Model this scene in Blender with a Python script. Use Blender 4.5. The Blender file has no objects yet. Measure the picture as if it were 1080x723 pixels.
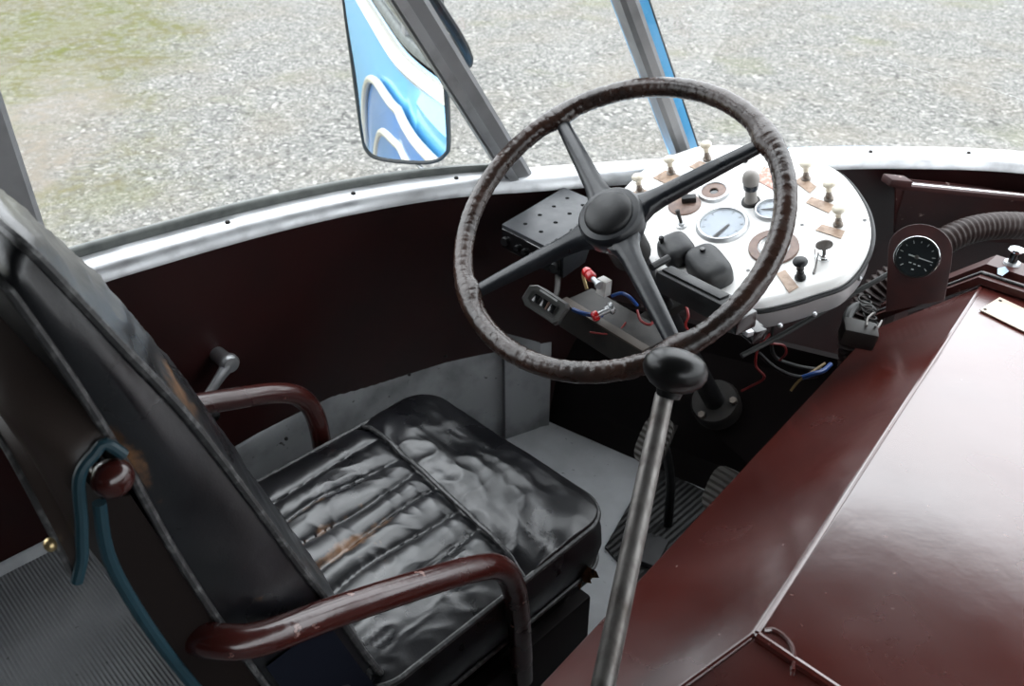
import bpy, bmesh, math, random
from math import sin, cos, pi, radians, atan2, sqrt, exp
from mathutils import Vector as V, Matrix, noise as NZ
random.seed(7)
sc = bpy.context.scene
COL = sc.collection

# ---------------------------------------------------------------- camera model
FPX, PITCH, YAW, HC = 900.0, radians(33), radians(45), 1.5
CAM = V((0, 0, HC))
CF = V((-sin(YAW)*cos(PITCH), cos(YAW)*cos(PITCH), -sin(PITCH)))
CR = V((cos(YAW), sin(YAW), 0)); CU = CR.cross(CF)
def ray(px, py): return CF + CR*((px-540)/FPX) - CU*((py-361.5)/FPX)
def at(px, py, t): return CAM + ray(px, py)*t
def at_z(px, py, z): r = ray(px, py); return CAM + r*((z-HC)/r.z)
def at_x(px, py, x): r = ray(px, py); return CAM + r*(x/r.x)
def at_y(px, py, y): r = ray(px, py); return CAM + r*(y/r.y)
def at_plane(px, py, P0, n):
    r = ray(px, py); return CAM + r*((P0-CAM).dot(n)/r.dot(n))

# ---------------------------------------------------------------- materials
def mat(name, base, rough=.5, metal=0., coat=0., coat_rough=.1, spec=.5, bump=None, var=None, var2=None, rvar=None, emis=None):
    m = bpy.data.materials.new(name); m.use_nodes = True
    nt = m.node_tree; N = nt.nodes; L = nt.links
    p = N['Principled BSDF']
    p.inputs['Base Color'].default_value = (*base, 1)
    p.inputs['Roughness'].default_value = rough
    p.inputs['Metallic'].default_value = metal
    p.inputs['Coat Weight'].default_value = coat
    p.inputs['Coat Roughness'].default_value = coat_rough
    p.inputs['Specular IOR Level'].default_value = spec
    tc = N.new('ShaderNodeTexCoord')
    def noise(scale, detail=6, stretch=None, dist=0):
        n = N.new('ShaderNodeTexNoise'); n.inputs['Scale'].default_value = scale; n.inputs['Detail'].default_value = detail
        n.inputs['Distortion'].default_value = dist
        if stretch:
            mp = N.new('ShaderNodeMapping'); mp.inputs['Scale'].default_value = stretch
            L.new(tc.outputs['Object'], mp.inputs[0]); L.new(mp.outputs[0], n.inputs[0])
        else: L.new(tc.outputs['Object'], n.inputs[0])
        return n
    col = None
    for vv in (var, var2):
        if not vv: continue
        c2, scale, lo, hi = vv[:4]; st = vv[4] if len(vv) > 4 else None
        n = noise(scale, 8, st); r = N.new('ShaderNodeMapRange')
        r.inputs['From Min'].default_value = lo; r.inputs['From Max'].default_value = hi
        L.new(n.outputs[0], r.inputs[0])
        mx = N.new('ShaderNodeMix'); mx.data_type = 'RGBA'
        L.new(r.outputs[0], mx.inputs[0])
        if col: L.new(col, mx.inputs[6])
        else: mx.inputs[6].default_value = (*base, 1)
        mx.inputs[7].default_value = (*c2, 1); col = mx.outputs[2]
    if col: L.new(col, p.inputs['Base Color'])
    if rvar:
        n = noise(rvar[0], 6, rvar[3] if len(rvar) > 3 else None); r = N.new('ShaderNodeMapRange')
        r.inputs['From Min'].default_value = .3; r.inputs['From Max'].default_value = .7
        r.inputs['To Min'].default_value = rvar[1]; r.inputs['To Max'].default_value = rvar[2]
        L.new(n.outputs[0], r.inputs[0]); L.new(r.outputs[0], p.inputs['Roughness'])
        if coat: L.new(r.outputs[0], p.inputs['Coat Roughness'])
    if bump:
        prev = None
        for b in ([bump] if not isinstance(bump, list) else bump):
            n = noise(b[0], 5, b[2] if len(b) > 2 else None)
            bp = N.new('ShaderNodeBump'); bp.inputs['Strength'].default_value = 1.0; bp.inputs['Distance'].default_value = b[1]
            L.new(n.outputs[0], bp.inputs['Height'])
            if prev: L.new(prev, bp.inputs['Normal'])
            prev = bp.outputs[0]
        L.new(prev, p.inputs['Normal'])
        if coat: L.new(prev, p.inputs['Coat Normal'])
    m['pbsdf'] = p.name
    return m

def leather_mat(name, base, tan, rough):
    m = mat(name, base, rough, bump=[(9, .0018), (45, .00035), (420, .00012)], rvar=(9, rough-.07, rough+.10), spec=.85)
    nt = m.node_tree; N = nt.nodes; L = nt.links; p = N['Principled BSDF']
    tc = N.new('ShaderNodeTexCoord')
    a = N.new('ShaderNodeAttribute'); a.attribute_name = 'wear'
    n = N.new('ShaderNodeTexNoise'); n.inputs['Scale'].default_value = 34; n.inputs['Detail'].default_value = 9; n.inputs['Roughness'].default_value = .68
    L.new(tc.outputs['Object'], n.inputs[0])
    ad = N.new('ShaderNodeMath'); ad.operation = 'ADD'; L.new(a.outputs['Fac'], ad.inputs[0]); L.new(n.outputs[0], ad.inputs[1])
    r = N.new('ShaderNodeMapRange'); r.inputs['From Min'].default_value = .82; r.inputs['From Max'].default_value = 1.04
    L.new(ad.outputs[0], r.inputs[0])
    # a broad grey scuffing of the hide
    n2 = N.new('ShaderNodeTexNoise'); n2.inputs['Scale'].default_value = 11; n2.inputs['Detail'].default_value = 6
    L.new(tc.outputs['Object'], n2.inputs[0])
    r2 = N.new('ShaderNodeMapRange'); r2.inputs['From Min'].default_value = .45; r2.inputs['From Max'].default_value = .75
    L.new(n2.outputs[0], r2.inputs[0])
    m0 = N.new('ShaderNodeMix'); m0.data_type = 'RGBA'; m0.inputs[6].default_value = (*base, 1); m0.inputs[7].default_value = (base[0]*1.9, base[1]*1.8, base[2]*1.9, 1)
    L.new(r2.outputs[0], m0.inputs[0])
    mx = N.new('ShaderNodeMix'); mx.data_type = 'RGBA'; mx.inputs[7].default_value = (*tan, 1)
    L.new(m0.outputs[2], mx.inputs[6]); L.new(r.outputs[0], mx.inputs[0]); L.new(mx.outputs[2], p.inputs['Base Color'])
    return m

def glass_mat():
    m = bpy.data.materials.new('window_glass'); m.use_nodes = True
    nt = m.node_tree; N = nt.nodes; L = nt.links; N.clear()
    o = N.new('ShaderNodeOutputMaterial'); t = N.new('ShaderNodeBsdfTransparent'); g = N.new('ShaderNodeBsdfGlossy')
    t.inputs[0].default_value = (.94, .955, .95, 1); g.inputs['Roughness'].default_value = .02
    lw = N.new('ShaderNodeLayerWeight'); pw = N.new('ShaderNodeMath'); pw.operation = 'POWER'; pw.inputs[1].default_value = 5
    L.new(lw.outputs['Facing'], pw.inputs[0]); f = N.new('ShaderNodeMath'); f.operation = 'MULTIPLY_ADD'; f.inputs[1].default_value = .93; f.inputs[2].default_value = .04; L.new(pw.outputs[0], f.inputs[0])
    mx = N.new('ShaderNodeMixShader'); lw.inputs['Blend'].default_value = .5; L.new(f.outputs[0], mx.inputs[0]); L.new(t.outputs[0], mx.inputs[1]); L.new(g.outputs[0], mx.inputs[2]); L.new(mx.outputs[0], o.inputs[0])
    return m

M = {}
M['maroon'] = mat('maroon_gloss_paint', (.042, .0080, .0062), .36, coat=.55, coat_rough=.2, bump=[(5, .004), (60, .0004)], rvar=(9, .14, .36), var=((.030, .007, .006), 6, .4, .7), var2=((.26, .16, .14), 42, .665, .70))
M['cover'] = mat('maroon_bonnet_paint', (.080, .0125, .0085), .34, coat=.9, coat_rough=.13, spec=.3, bump=[(2.2, .004), (12, .00035), (160, .00006)], rvar=(3.5, .16, .34), var=((.055, .011, .009), 4, .4, .7), var2=((.16, .10, .09), 70, .715, .75))
M['cover'].node_tree.nodes['Principled BSDF'].inputs['Coat IOR'].default_value = 2.0
M['wallm'] = mat('maroon_wall_lining', (.020, .0030, .0027), .40, bump=[(30, .0004)], rvar=(5, .34, .5), var=((.013, .0025, .0023), 7, .4, .65), spec=.35)
M['darkm'] = mat('dark_bulkhead_paint', (.006, .0035, .0035), .6, spec=.2)
M['black'] = mat('black_plastic', (.0065, .0065, .0072), .40, spec=.4, bump=(300, .0002), rvar=(20, .36, .52))
M['dusty'] = mat('dusty_black_plastic', (.016, .0165, .018), .5, var=((.035, .035, .034), 28, .45, .7), bump=(200, .0002))
M['stem'] = mat('tarnished_stem_metal', (.20, .17, .145), .4, metal=.5)
M['blackg'] = mat('black_gloss_plastic', (.006, .006, .0065), .16, coat=.5)
M['spoke'] = mat('satin_black_enamel', (.0075, .0088, .0115), .33, coat=.2, coat_rough=.25, spec=.4, bump=(180, .0002), rvar=(24, .26, .42), var=((.017, .019, .022), 40, .55, .75))
M['tin'] = mat('grey_black_steel', (.024, .026, .030), .42, metal=.3, rvar=(30, .36, .5))
M['wrap'] = mat('brown_leather_wrap', (.034, .017, .012), .27, spec=.6, bump=[(70, .0006), (240, .0003)], var=((.016, .010, .008), 18, .4, .65), rvar=(40, .18, .34))
M['leather'] = leather_mat('black_leather', (.0040, .0044, .0056), (.17, .085, .038), .30)
M['piping'] = mat('worn_leather_piping', (.030, .030, .031), .42, var=((.12, .12, .12), 120, .5, .7), spec=.6)
M['vinyl'] = mat('brown_vinyl', (.040, .029, .025), .38, bump=(500, .00012), spec=.5)
M['teal'] = mat('teal_piping', (.007, .034, .048), .5)
M['cloth'] = mat('navy_cloth', (.0035, .005, .011), .8, spec=.15, bump=(600, .0002))
M['alu'] = mat('aluminium', (.50, .51, .52), .42, metal=.85, bump=(90, .00015), rvar=(16, .32, .52), var=((.36, .36, .37), 26, .5, .75))
M['alud'] = mat('dull_aluminium_sheet', (.34, .35, .36), .5, metal=.3, bump=(40, .0003), rvar=(9, .4, .62), var=((.17, .175, .18), 9, .45, .7), var2=((.05, .045, .04), 60, .68, .74))
M['floorm'] = mat('worn_grey_floor_sheet', (.50, .515, .53), .5, metal=.0, bump=(40, .0004), rvar=(9, .42, .62), var=((.38, .39, .40), 9, .4, .7), var2=((.07, .065, .06), 70, .69, .74))
M['pillar'] = mat('grey_metal_pillar', (.27, .27, .275), .48, metal=.3, rvar=(12, .4, .56), var=((.20, .20, .205), 14, .45, .7))
M['rubber'] = mat('black_rubber', (.022, .024, .023), .55)
M['gasket'] = mat('grey_green_window_channel', (.10, .108, .10), .55, var=((.05, .056, .052), 30, .4, .7))
M['white'] = mat('white_dash_paint', (.80, .79, .77), .33, coat=.4, coat_rough=.15, var=((.66, .64, .61), 9, .5, .75), var2=((.35, .31, .28), 60, .70, .76))
M['cream'] = mat('cream_bakelite', (.62, .56, .45), .35, coat=.3, var=((.45, .37, .27), 60, .5, .75))
M['platebrown'] = mat('aged_label_plate', (.42, .30, .22), .45, var=((.30, .20, .14), 90, .45, .6))
M['platepink'] = mat('red_brown_label_plate', (.42, .20, .15), .45, var=((.55, .38, .32), 150, .5, .6))
M['platecream'] = mat('cream_metal_nameplate', (.55, .47, .38), .42, metal=.2, var=((.42, .33, .26), 30, .45, .7))
M['chrome'] = mat('chrome', (.78, .79, .80), .12, metal=1.)
M['steel'] = mat('worn_steel_rod', (.20, .19, .18), .48, metal=.85, bump=(160, .0002), rvar=(60, .4, .56), var=((.09, .078, .07), 50, .45, .7, (1, 1, .25)))
M['dial'] = mat('pale_blue_dial_face', (.26, .30, .37), .3, coat=.5, coat_rough=.08, var=((.21, .25, .32), 40, .4, .7))
M['dialdark'] = mat('black_dial_face', (.012, .015, .017), .35, coat=.8, coat_rough=.05)
M['mark'] = mat('white_dial_marking', (.55, .56, .55), .5)
M['red'] = mat('red_plastic', (.50, .012, .014), .3, coat=.4)
M['blue'] = mat('blue_insulation', (.014, .06, .24), .4)
M['redwire'] = mat('red_insulation', (.22, .014, .014), .45)
M['yellowwire'] = mat('tan_insulation', (.20, .13, .045), .5)
M['whitep'] = mat('white_plastic', (.60, .58, .55), .4)
M['brownring'] = mat('brown_bakelite_ring', (.20, .125, .095), .4, var=((.13, .08, .065), 80, .4, .7))
M['grime'] = mat('grimy_metal', (.020, .0165, .014), .55, metal=.2, var=((.010, .009, .008), 40, .4, .65))
M['hose'] = mat('brown_rubber_hose', (.026, .016, .014), .45, spec=.35, bump=(90, .0004))
M['sky_blue'] = mat('sky_blue_coach_paint', (.10, .40, .72), .3, coat=.6, coat_rough=.06)
M['mid_blue'] = mat('mid_blue_coach_paint', (.055, .20, .50), .3, coat=.6, coat_rough=.06)
M['creamp'] = mat('cream_coach_paint', (.58, .55, .48), .35, coat=.5)
M['lining'] = mat('dark_roof_lining', (.045, .042, .040), .8)
M['brass'] = mat('brass', (.55, .42, .22), .35, metal=.9)
M['foam'] = mat('torn_brown_foam', (.20, .10, .045), .9, bump=(120, .003), var=((.03, .02, .014), 60, .45, .6))
M['mirror'] = mat('mirror_silver', (.90, .92, .93), .015, metal=1.)
M['void'] = mat('unlit_black_hollow', (.002, .002, .002), .9, spec=.05)
M['glass'] = glass_mat()
def clear_glass():
    m = M['glass'].copy(); m.name = 'gauge_glass'; return m
M['gglass'] = clear_glass()

def ribbed_floor():
    m = mat('ribbed_grey_floor_covering', (.145, .15, .155), .5, rvar=(8, .42, .6), var=((.10, .105, .11), 7, .4, .7), var2=((.04, .04, .04), 40, .69, .74))
    nt = m.node_tree; N = nt.nodes; L = nt.links; p = N['Principled BSDF']
    tc = N.new('ShaderNodeTexCoord'); w = N.new('ShaderNodeTexWave'); w.bands_direction = 'Y'; w.inputs['Scale'].default_value = 55
    mp = N.new('ShaderNodeMapping'); mp.inputs['Rotation'].default_value = (0, 0, radians(0))
    L.new(tc.outputs['Object'], mp.inputs[0]); L.new(mp.outputs[0], w.inputs[0])
    b = N.new('ShaderNodeBump'); b.inputs['Distance'].default_value = .0016; L.new(w.outputs['Fac'], b.inputs['Height']); L.new(b.outputs[0], p.inputs['Normal'])
    return m
M['ribfloor'] = ribbed_floor()
def rib_mat(name, base, scale, dirn, dist):
    m = mat(name, base, .55); nt = m.node_tree; N = nt.nodes; L = nt.links; p = N['Principled BSDF']
    tc = N.new('ShaderNodeTexCoord'); w = N.new('ShaderNodeTexWave'); w.bands_direction = dirn; w.inputs['Scale'].default_value = scale
    L.new(tc.outputs['Object'], w.inputs[0]); b = N.new('ShaderNodeBump'); b.inputs['Distance'].default_value = dist
    L.new(w.outputs['Fac'], b.inputs['Height']); L.new(b.outputs[0], p.inputs['Normal']); return m
M['ribmat'] = rib_mat('ribbed_black_rubber', (.011, .011, .011), 24, 'X', .0025)
M['ribpad'] = rib_mat('ribbed_pedal_rubber', (.085, .078, .070), 42, 'Y', .004)

def gravel():
    m = bpy.data.materials.new('grey_gravel_with_moss'); m.use_nodes = True
    nt = m.node_tree; N = nt.nodes; L = nt.links; p = N['Principled BSDF']; p.inputs['Roughness'].default_value = .85
    p.inputs['Specular IOR Level'].default_value = .25
    tc = N.new('ShaderNodeTexCoord'); G = tc.outputs['Object']
    def vor(scale, feat='F1'):
        v = N.new('ShaderNodeTexVoronoi'); v.feature = feat; v.inputs['Scale'].default_value = scale; L.new(G, v.inputs['Vector']); return v
    def noise(scale, d=6):
        n = N.new('ShaderNodeTexNoise'); n.inputs['Scale'].default_value = scale; n.inputs['Detail'].default_value = d; L.new(G, n.inputs[0]); return n.outputs[0]
    def rng(x, a, b, c=0, d=1):
        r = N.new('ShaderNodeMapRange'); 
        for k, v in zip(('From Min', 'From Max', 'To Min', 'To Max'), (a, b, c, d)): r.inputs[k].default_value = v
        L.new(x, r.inputs[0]); return r.outputs[0]
    def ma(op, a, b=None):
        n = N.new('ShaderNodeMath'); n.operation = op
        for i, x in enumerate((a, b)):
            if x is None: continue
            if isinstance(x, (int, float)): n.inputs[i].default_value = x
            else: L.new(x, n.inputs[i])
        return n.outputs[0]
    def mix(f, a, b):
        x = N.new('ShaderNodeMix'); x.data_type = 'RGBA'
        if isinstance(f, float): x.inputs[0].default_value = f
        else: L.new(f, x.inputs[0])
        for i, c in ((6, a), (7, b)):
            if isinstance(c, tuple): x.inputs[i].default_value = (*c, 1)
            else: L.new(c, x.inputs[i])
        return x.outputs[2]
    def ramp(f, stops):
        r = N.new('ShaderNodeValToRGB'); cr = r.color_ramp
        cr.elements[0].position, cr.elements[0].color = stops[0][0], (*stops[0][1], 1)
        cr.elements[1].position, cr.elements[1].color = stops[-1][0], (*stops[-1][1], 1)
        for s in stops[1:-1]:
            e = cr.elements.new(s[0]); e.color = (*s[1], 1)
        L.new(f, r.inputs[0]); return r.outputs[0]
    sx = N.new('ShaderNodeSeparateXYZ'); L.new(G, sx.inputs[0])
    cols = []; hs = []
    for s in (34, 70):
        v = vor(s); sp = N.new('ShaderNodeSeparateColor'); L.new(v.outputs['Color'], sp.inputs[0])
        cols.append(ramp(sp.outputs[0], [(0, (.050, .049, .046)), (.25, (.112, .111, .104)), (.6, (.165, .163, .153)), (.85, (.24, .233, .212)), (1, (.40, .39, .365))]))
        e = vor(s, 'DISTANCE_TO_EDGE'); hs.append(rng(e.outputs['Distance'], 0, .25))
    stone = mix(rng(noise(5), .42, .58), cols[0], cols[1])
    stone = mix(rng(noise(1.3), .45, .8, 0, .5), stone, (.175, .150, .112))
    # moss towards the far left, bare dried mud in its middle
    m1 = ma('ADD', ma('MULTIPLY', sx.outputs[0], -.59), ma('MULTIPLY', sx.outputs[1], -.81))
    m1 = ma('ADD', ma('SUBTRACT', m1, 1.73), ma('MULTIPLY', ma('SUBTRACT', noise(1.1), .5), 3.0))
    patch = rng(m1, -.5, .75)
    grn = mix(rng(noise(2.2), .36, .62), (.098, .106, .014), (.128, .114, .056))
    grn = mix(rng(noise(45), .35, .7, 0, .55), grn, (.055, .058, .020))
    dx = ma('ADD', sx.outputs[0], 7.1); dy = ma('ADD', sx.outputs[1], -2.0)
    u = ma('ADD', ma('MULTIPLY', dx, .88), ma('MULTIPLY', dy, -.47)); w = ma('ADD', ma('MULTIPLY', dx, .47), ma('MULTIPLY', dy, .88))
    dd = ma('SQRT', ma('ADD', ma('POWER', ma('DIVIDE', ma('ABSOLUTE', u), 1.5), 2.), ma('POWER', ma('DIVIDE', ma('ABSOLUTE', w), .62), 2.)))
    mud = rng(ma('ADD', dd, ma('MULTIPLY', ma('SUBTRACT', noise(1.6), .5), 1.3)), 1.25, .6)
    grn = mix(mud, grn, mix(rng(noise(14), .3, .7), (.19, .162, .128), (.15, .135, .11)))
    speck = rng(noise(9), .47, .6)
    pf = ma('MULTIPLY', patch, ma('ADD', ma('MULTIPLY', patch, .55), ma('MULTIPLY', speck, .45)))
    col = mix(pf, stone, grn)
    far = rng(noise(.9), .60, .72, 0, .5)
    col = mix(far, col, (.13, .13, .07))
    L.new(col, p.inputs['Base Color'])
    b = N.new('ShaderNodeBump'); b.inputs['Distance'].default_value = .012; b.inputs['Strength'].default_value = .8
    L.new(ma('ADD', hs[0], ma('MULTIPLY', hs[1], .5)), b.inputs['Height']); L.new(b.outputs[0], p.inputs['Normal'])
    return m
M['gravel'] = gravel()

# ---------------------------------------------------------------- mesh helpers
def frame_of(d):
    d = d.normalized(); a = V((0, 0, 1)) if abs(d.z) < .9 else V((1, 0, 0))
    u = d.cross(a).normalized(); return u, u.cross(d).normalized()
def add_grid(bm, rows, wrap_u=False, wrap_v=False):
    vs = [[bm.verts.new(p) for p in r] for r in rows]
    nr, nc = len(vs), len(vs[0])
    for i in range(nr if wrap_v else nr-1):
        for j in range(nc if wrap_u else nc-1):
            q = (vs[i][j], vs[i][(j+1) % nc], vs[(i+1) % nr][(j+1) % nc], vs[(i+1) % nr][j])
            try: bm.faces.new(q)
            except ValueError: pass
    return vs
def tube(bm, pts, r, n=12, closed=False, cap=True, flat=1.0):
    pts = [V(p) for p in pts]; k = len(pts)
    rs = r if isinstance(r, (list, tuple)) else [r]*k
    tg = [((pts[(i+1) % k]-pts[i-1]) if closed else (pts[min(i+1, k-1)]-pts[max(i-1, 0)])).normalized() for i in range(k)]
    u, w = frame_of(tg[0]); rows = []
    for i in range(k):
        u = (u - tg[i]*u.dot(tg[i])).normalized(); w = tg[i].cross(u)
        rows.append([pts[i] + (u*cos(2*pi*j/n)*flat + w*sin(2*pi*j/n))*rs[i] for j in range(n)])
    vs = add_grid(bm, rows, wrap_u=True, wrap_v=closed)
    if cap and not closed:
        bm.faces.new(vs[0][::-1]); bm.faces.new(vs[-1])
def lathe(bm, prof, o, axis, n=32, closed=False):
    o = V(o); a = V(axis).normalized(); u, w = frame_of(a)
    rows = [[o + a*h + (u*cos(2*pi*j/n)+w*sin(2*pi*j/n))*max(r, 1e-5) for j in range(n)] for r, h in prof]
    add_grid(bm, rows, wrap_u=True, wrap_v=closed)
def box(bm, c, s, X=V((1, 0, 0)), Y=V((0, 1, 0)), Z=None):
    c = V(c); X = V(X).normalized(); Y = V(Y).normalized(); Z = V(Z).normalized() if Z is not None else X.cross(Y).normalized()
    vs = [bm.verts.new(c + X*(s[0]/2*a) + Y*(s[1]/2*b) + Z*(s[2]/2*d)) for d in (-1, 1) for b in (-1, 1) for a in (-1, 1)]
    for f in ((0, 2, 3, 1), (4, 5, 7, 6), (0, 1, 5, 4), (2, 6, 7, 3), (0, 4, 6, 2), (1, 3, 7, 5)):
        bm.faces.new([vs[i] for i in f])
def prism(bm, poly, off):
    off = V(off); a = [bm.verts.new(V(p)) for p in poly]; b = [bm.verts.new(V(p)+off) for p in poly]; n = len(a)
    bm.faces.new(a); bm.faces.new(b[::-1])
    for i in range(n): bm.faces.new((a[i], b[i], b[(i+1) % n], a[(i+1) % n]))
def spline(pts, per=8, closed=False):
    pts = [V(p) for p in pts]; k = len(pts); out = []
    g = (lambda i: pts[i % k]) if closed else (lambda i: pts[max(0, min(k-1, i))])
    for i in range(k if closed else k-1):
        p0, p1, p2, p3 = g(i-1), g(i), g(i+1), g(i+2)
        for j in range(per):
            t = j/per
            out.append(.5*((2*p1)+(p2-p0)*t+(2*p0-5*p1+4*p2-p3)*t*t+(3*p1-p0-3*p2+p3)*t**3))
    if not closed: out.append(pts[-1])
    return out
def sphere(bm, c, r, n=20, sx=1, sy=1, sz=1):
    bmesh.ops.create_uvsphere(bm, u_segments=n, v_segments=n//2+2, radius=1, matrix=Matrix.Translation(c) @ Matrix.Diagonal((r*sx, r*sy, r*sz, 1)))

def build(name, bm, m, parent=None, bev=0, seg=2, sharp=35, smooth=True, local=True):
    bmesh.ops.remove_doubles(bm, verts=bm.verts, dist=1e-6)
    bmesh.ops.recalc_face_normals(bm, faces=bm.faces)
    if bev:
        es = [e for e in bm.edges if len(e.link_faces) == 2 and e.calc_face_angle(0) > radians(30)]
        bmesh.ops.bevel(bm, geom=es, offset=bev, segments=seg, affect='EDGES', clamp_overlap=True, profile=.6)
    for f in bm.faces: f.smooth = smooth
    for e in bm.edges: e.smooth = not (len(e.link_faces) == 2 and e.calc_face_angle(0) > radians(sharp))
    me = bpy.data.meshes.new(name)
    if parent is not None and local:
        loc = V((0, 0, 0)); p = parent
        while p: loc += p.location; p = p.parent
        bmesh.ops.translate(bm, verts=bm.verts, vec=-loc)
    bm.to_mesh(me); bm.free()
    o = bpy.data.objects.new(name, me); COL.objects.link(o)
    if isinstance(m, (list, tuple)):
        for x in m: me.materials.append(x)
    else: me.materials.append(m)
    if parent is not None: o.parent = parent
    return o
def NB(): return bmesh.new()
def thing(name, label, cat, loc=(0, 0, 0), group=None):
    o = bpy.data.objects.new(name, None); COL.objects.link(o); o.empty_display_size = .05
    o.location = loc; o['label'] = label; o['category'] = cat
    if group: o['group'] = group
    return o
def tag(o, label, cat, group=None):
    o['label'] = label; o['category'] = cat
    if group: o['group'] = group
    return o
def recentre(o):
    "put a single-mesh thing's origin at its own centre"
    me = o.data; c = V((0, 0, 0))
    for v in me.vertices: c += v.co
    c /= len(me.vertices)
    for v in me.vertices: v.co -= c
    o.location = c
    return o
def struct(name, bm, m, label, parent=None, **k):
    o = build(name, bm, m, parent, **k)
    o['kind'] = 'structure'
    if parent is None: o['label'] = label; o['category'] = name.split('_')[0]
    return o

# ================================================================ THE COACH BODY
FZ, PZ = .14, .43                      # cab floor, passenger platform
half = [(-1.27, -3.6, .88), (-1.27, -2.2, .88), (-1.27, -1.0, .88), (-1.27, -.2, .88), (-1.268, .25, .88), (-1.256, .45, .88), (-1.228, .66, .88), (-1.188, .85, .875),
        (-1.142, 1.0, .866), (-1.085, 1.14, .852), (-1.015, 1.285, .842), (-.907, 1.469, .835), (-.763, 1.700, .83), (-.619, 1.855, .83), (-.453, 1.985, .83), (-.22, 2.085, .83), (0, 2.11, .83)]
full = half + [(-x, y, z) for x, y, z in reversed(half[:-1])]
SILL = spline(full, 8); NS = len(SILL)
HEAD_Z = 1.72
def rake(y): return max(0., min(1., (y-.45)/.55))
def outn(i):
    t = SILL[min(i+1, NS-1)]-SILL[max(i-1, 0)]; t.z = 0; t.normalize(); return V((-t.y, t.x, 0))
def headp(i, z=HEAD_Z, off=0):
    s = SILL[i]; k = rake(s.y)
    p = s.copy(); p.z = z; p += outn(i)*off
    p.y -= .70*k*(z-s.z)*(1 if True else 0)
    p.x *= 1-.03*k
    return p
def wallp(i, f, off=0):
    "wall point: f=0 at the sill, 1 at the floor; flares outward lower down near the nose"
    s = SILL[i]; k = rake(s.y); z = s.z*(1-f)+FZ*f
    p = V((s.x, s.y, z)) + outn(i)*(off + .13*k*min(1, f*1.3))
    return p
iA = min(range(NS//2), key=lambda i: (SILL[i]-V((-1.092, 1.125, .853))).length)     # first windscreen pillar
iB = min(range(NS//2), key=lambda i: (SILL[i]-V((-1.27, .29, .88))).length)         # side pillar behind the driver
iC = min(range(NS//2), key=lambda i: (SILL[i]-V((-.915, 1.455, .835))).length)      # second windscreen pillar
iM = NS//2
fr = [i/6 for i in range(7)]
def wall_seg(name, a, b, label):
    bm = NB()
    add_grid(bm, [[wallp(i, f) for i in range(a, b+1)] for f in fr])
    o = struct(name, bm, M['wallm'], label)
    bm = NB()
    rows = [[SILL[i]+outn(i)*.058+V((0, 0, -.012)) for i in range(a, b+1)]]
    for z, o2 in ((.80, .085), (.5, .10), (.1, .11), (-.3, .10), (-.45, .085)):
        rows.append([V((wallp(i, .5).x, wallp(i, .5).y, z))+outn(i)*o2 for i in range(a, b+1)])
    add_grid(bm, rows)
    e = struct('exterior_panel', bm, M['sky_blue'], '', o); e['label'] = 'sky blue painted outside body panel'
    return o
iN1, iN2 = iC, NS-1-iC
wl = wall_seg('wall_left', 0, iN1, 'dark maroon wall lining beneath the driver window')
wf = wall_seg('wall_front', iN1, iN2, 'dark bowed front wall beneath the windscreen')
wr = wall_seg('wall_right', iN2, NS-1, 'dark maroon wall lining on the door side')
# rear wall
bm = NB(); box(bm, (0, -3.63, .9), (2.6, .05, 2.3)); struct('wall_rear', bm, M['lining'], 'grey rear wall of the coach saloon')
# sweeping flank mouldings outside the left wall (seen in the wing mirror)
def extp(y, z, o=.112):
    i = min(range(NS//2), key=lambda k: abs(wallp(k, .5).y-y)); q = wallp(i, .5)
    return V((q.x, y, z)) + outn(i)*o
sw1 = spline([V((0, a, b)) for a, b in ((1.02, .745), (.7, .735), (.35, .725), (.0, .70), (-.3, .62), (-.52, .46), (-.62, .2), (-.66, -.2))], 8)
sw2 = spline([V((0, a, b)) for a, b in ((1.02, .655), (.7, .640), (.35, .61), (.08, .55), (-.12, .43), (-.24, .26), (-.30, .0), (-.32, -.3))], 8)
bm = NB(); add_grid(bm, [[extp(p.y, p.z, .104 if p.z > .1 else .118) for p in sw1], [extp((p.y+q.y)/2, (p.z+q.z)/2, .116 if p.z > .1 else .122) for p, q in zip(sw1, sw2)], [extp(q.y, q.z, .118) for q in sw2], [extp(max(q.y, -.3)+.02, -.40, .105) for q in sw2]])
e = struct('flank_panel', bm, M['mid_blue'], '', wl); e['label'] = 'mid blue sweeping flank panel'
for sw in (sw1, sw2):
    bm = NB(); tube(bm, [extp(p.y, p.z, .116) for p in sw], .014, 8); struct('flank_moulding', bm, M['creamp'], '', wl)
# cream waist moulding
bm = NB(); rows = []
for z, o2 in ((.862, .05), (.866, .080), (.842, .100), (.826, .092)):
    rows.append([V((SILL[i].x, SILL[i].y, z-(.88-SILL[i].z)))+outn(i)*o2 for i in range(0, iB+30)])
add_grid(bm, rows); struct('waist_moulding', bm, M['creamp'], '', wl)

# aluminium sill capping with screws
bm = NB()
capw = [(-.012, -.014), (-.010, .004), (.004, .014), (.034, .016), (.040, .010), (.040, -.012)]
add_grid(bm, [[SILL[i]+outn(i)*a+V((0, 0, b)) for i in range(NS)] for a, b in capw])
sill = struct('trim_1', bm, M['alu'], 'bright aluminium sill capping along the bottom of the windows', sharp=50)
for px, py in ((242, 246), (372, 212), (484, 198), (915, 170), (1020, 170)):
    g = min(range(NS//2), key=lambda i: abs((lambda d: 540+FPX*d.dot(CR)/d.dot(CF))(SILL[i]-CAM)-px) if (SILL[i]-CAM).dot(CF) > .2 else 1e9)
    bm = NB(); p = SILL[g]+outn(g)*.012+V((0, 0, .016)); lathe(bm, [(0, .003), (.003, .0025), (.0045, 0), (.0045, -.004)], p, (0, 0, 1), 10)
    e = struct('screw', bm, M['grime'], '', sill)
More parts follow.
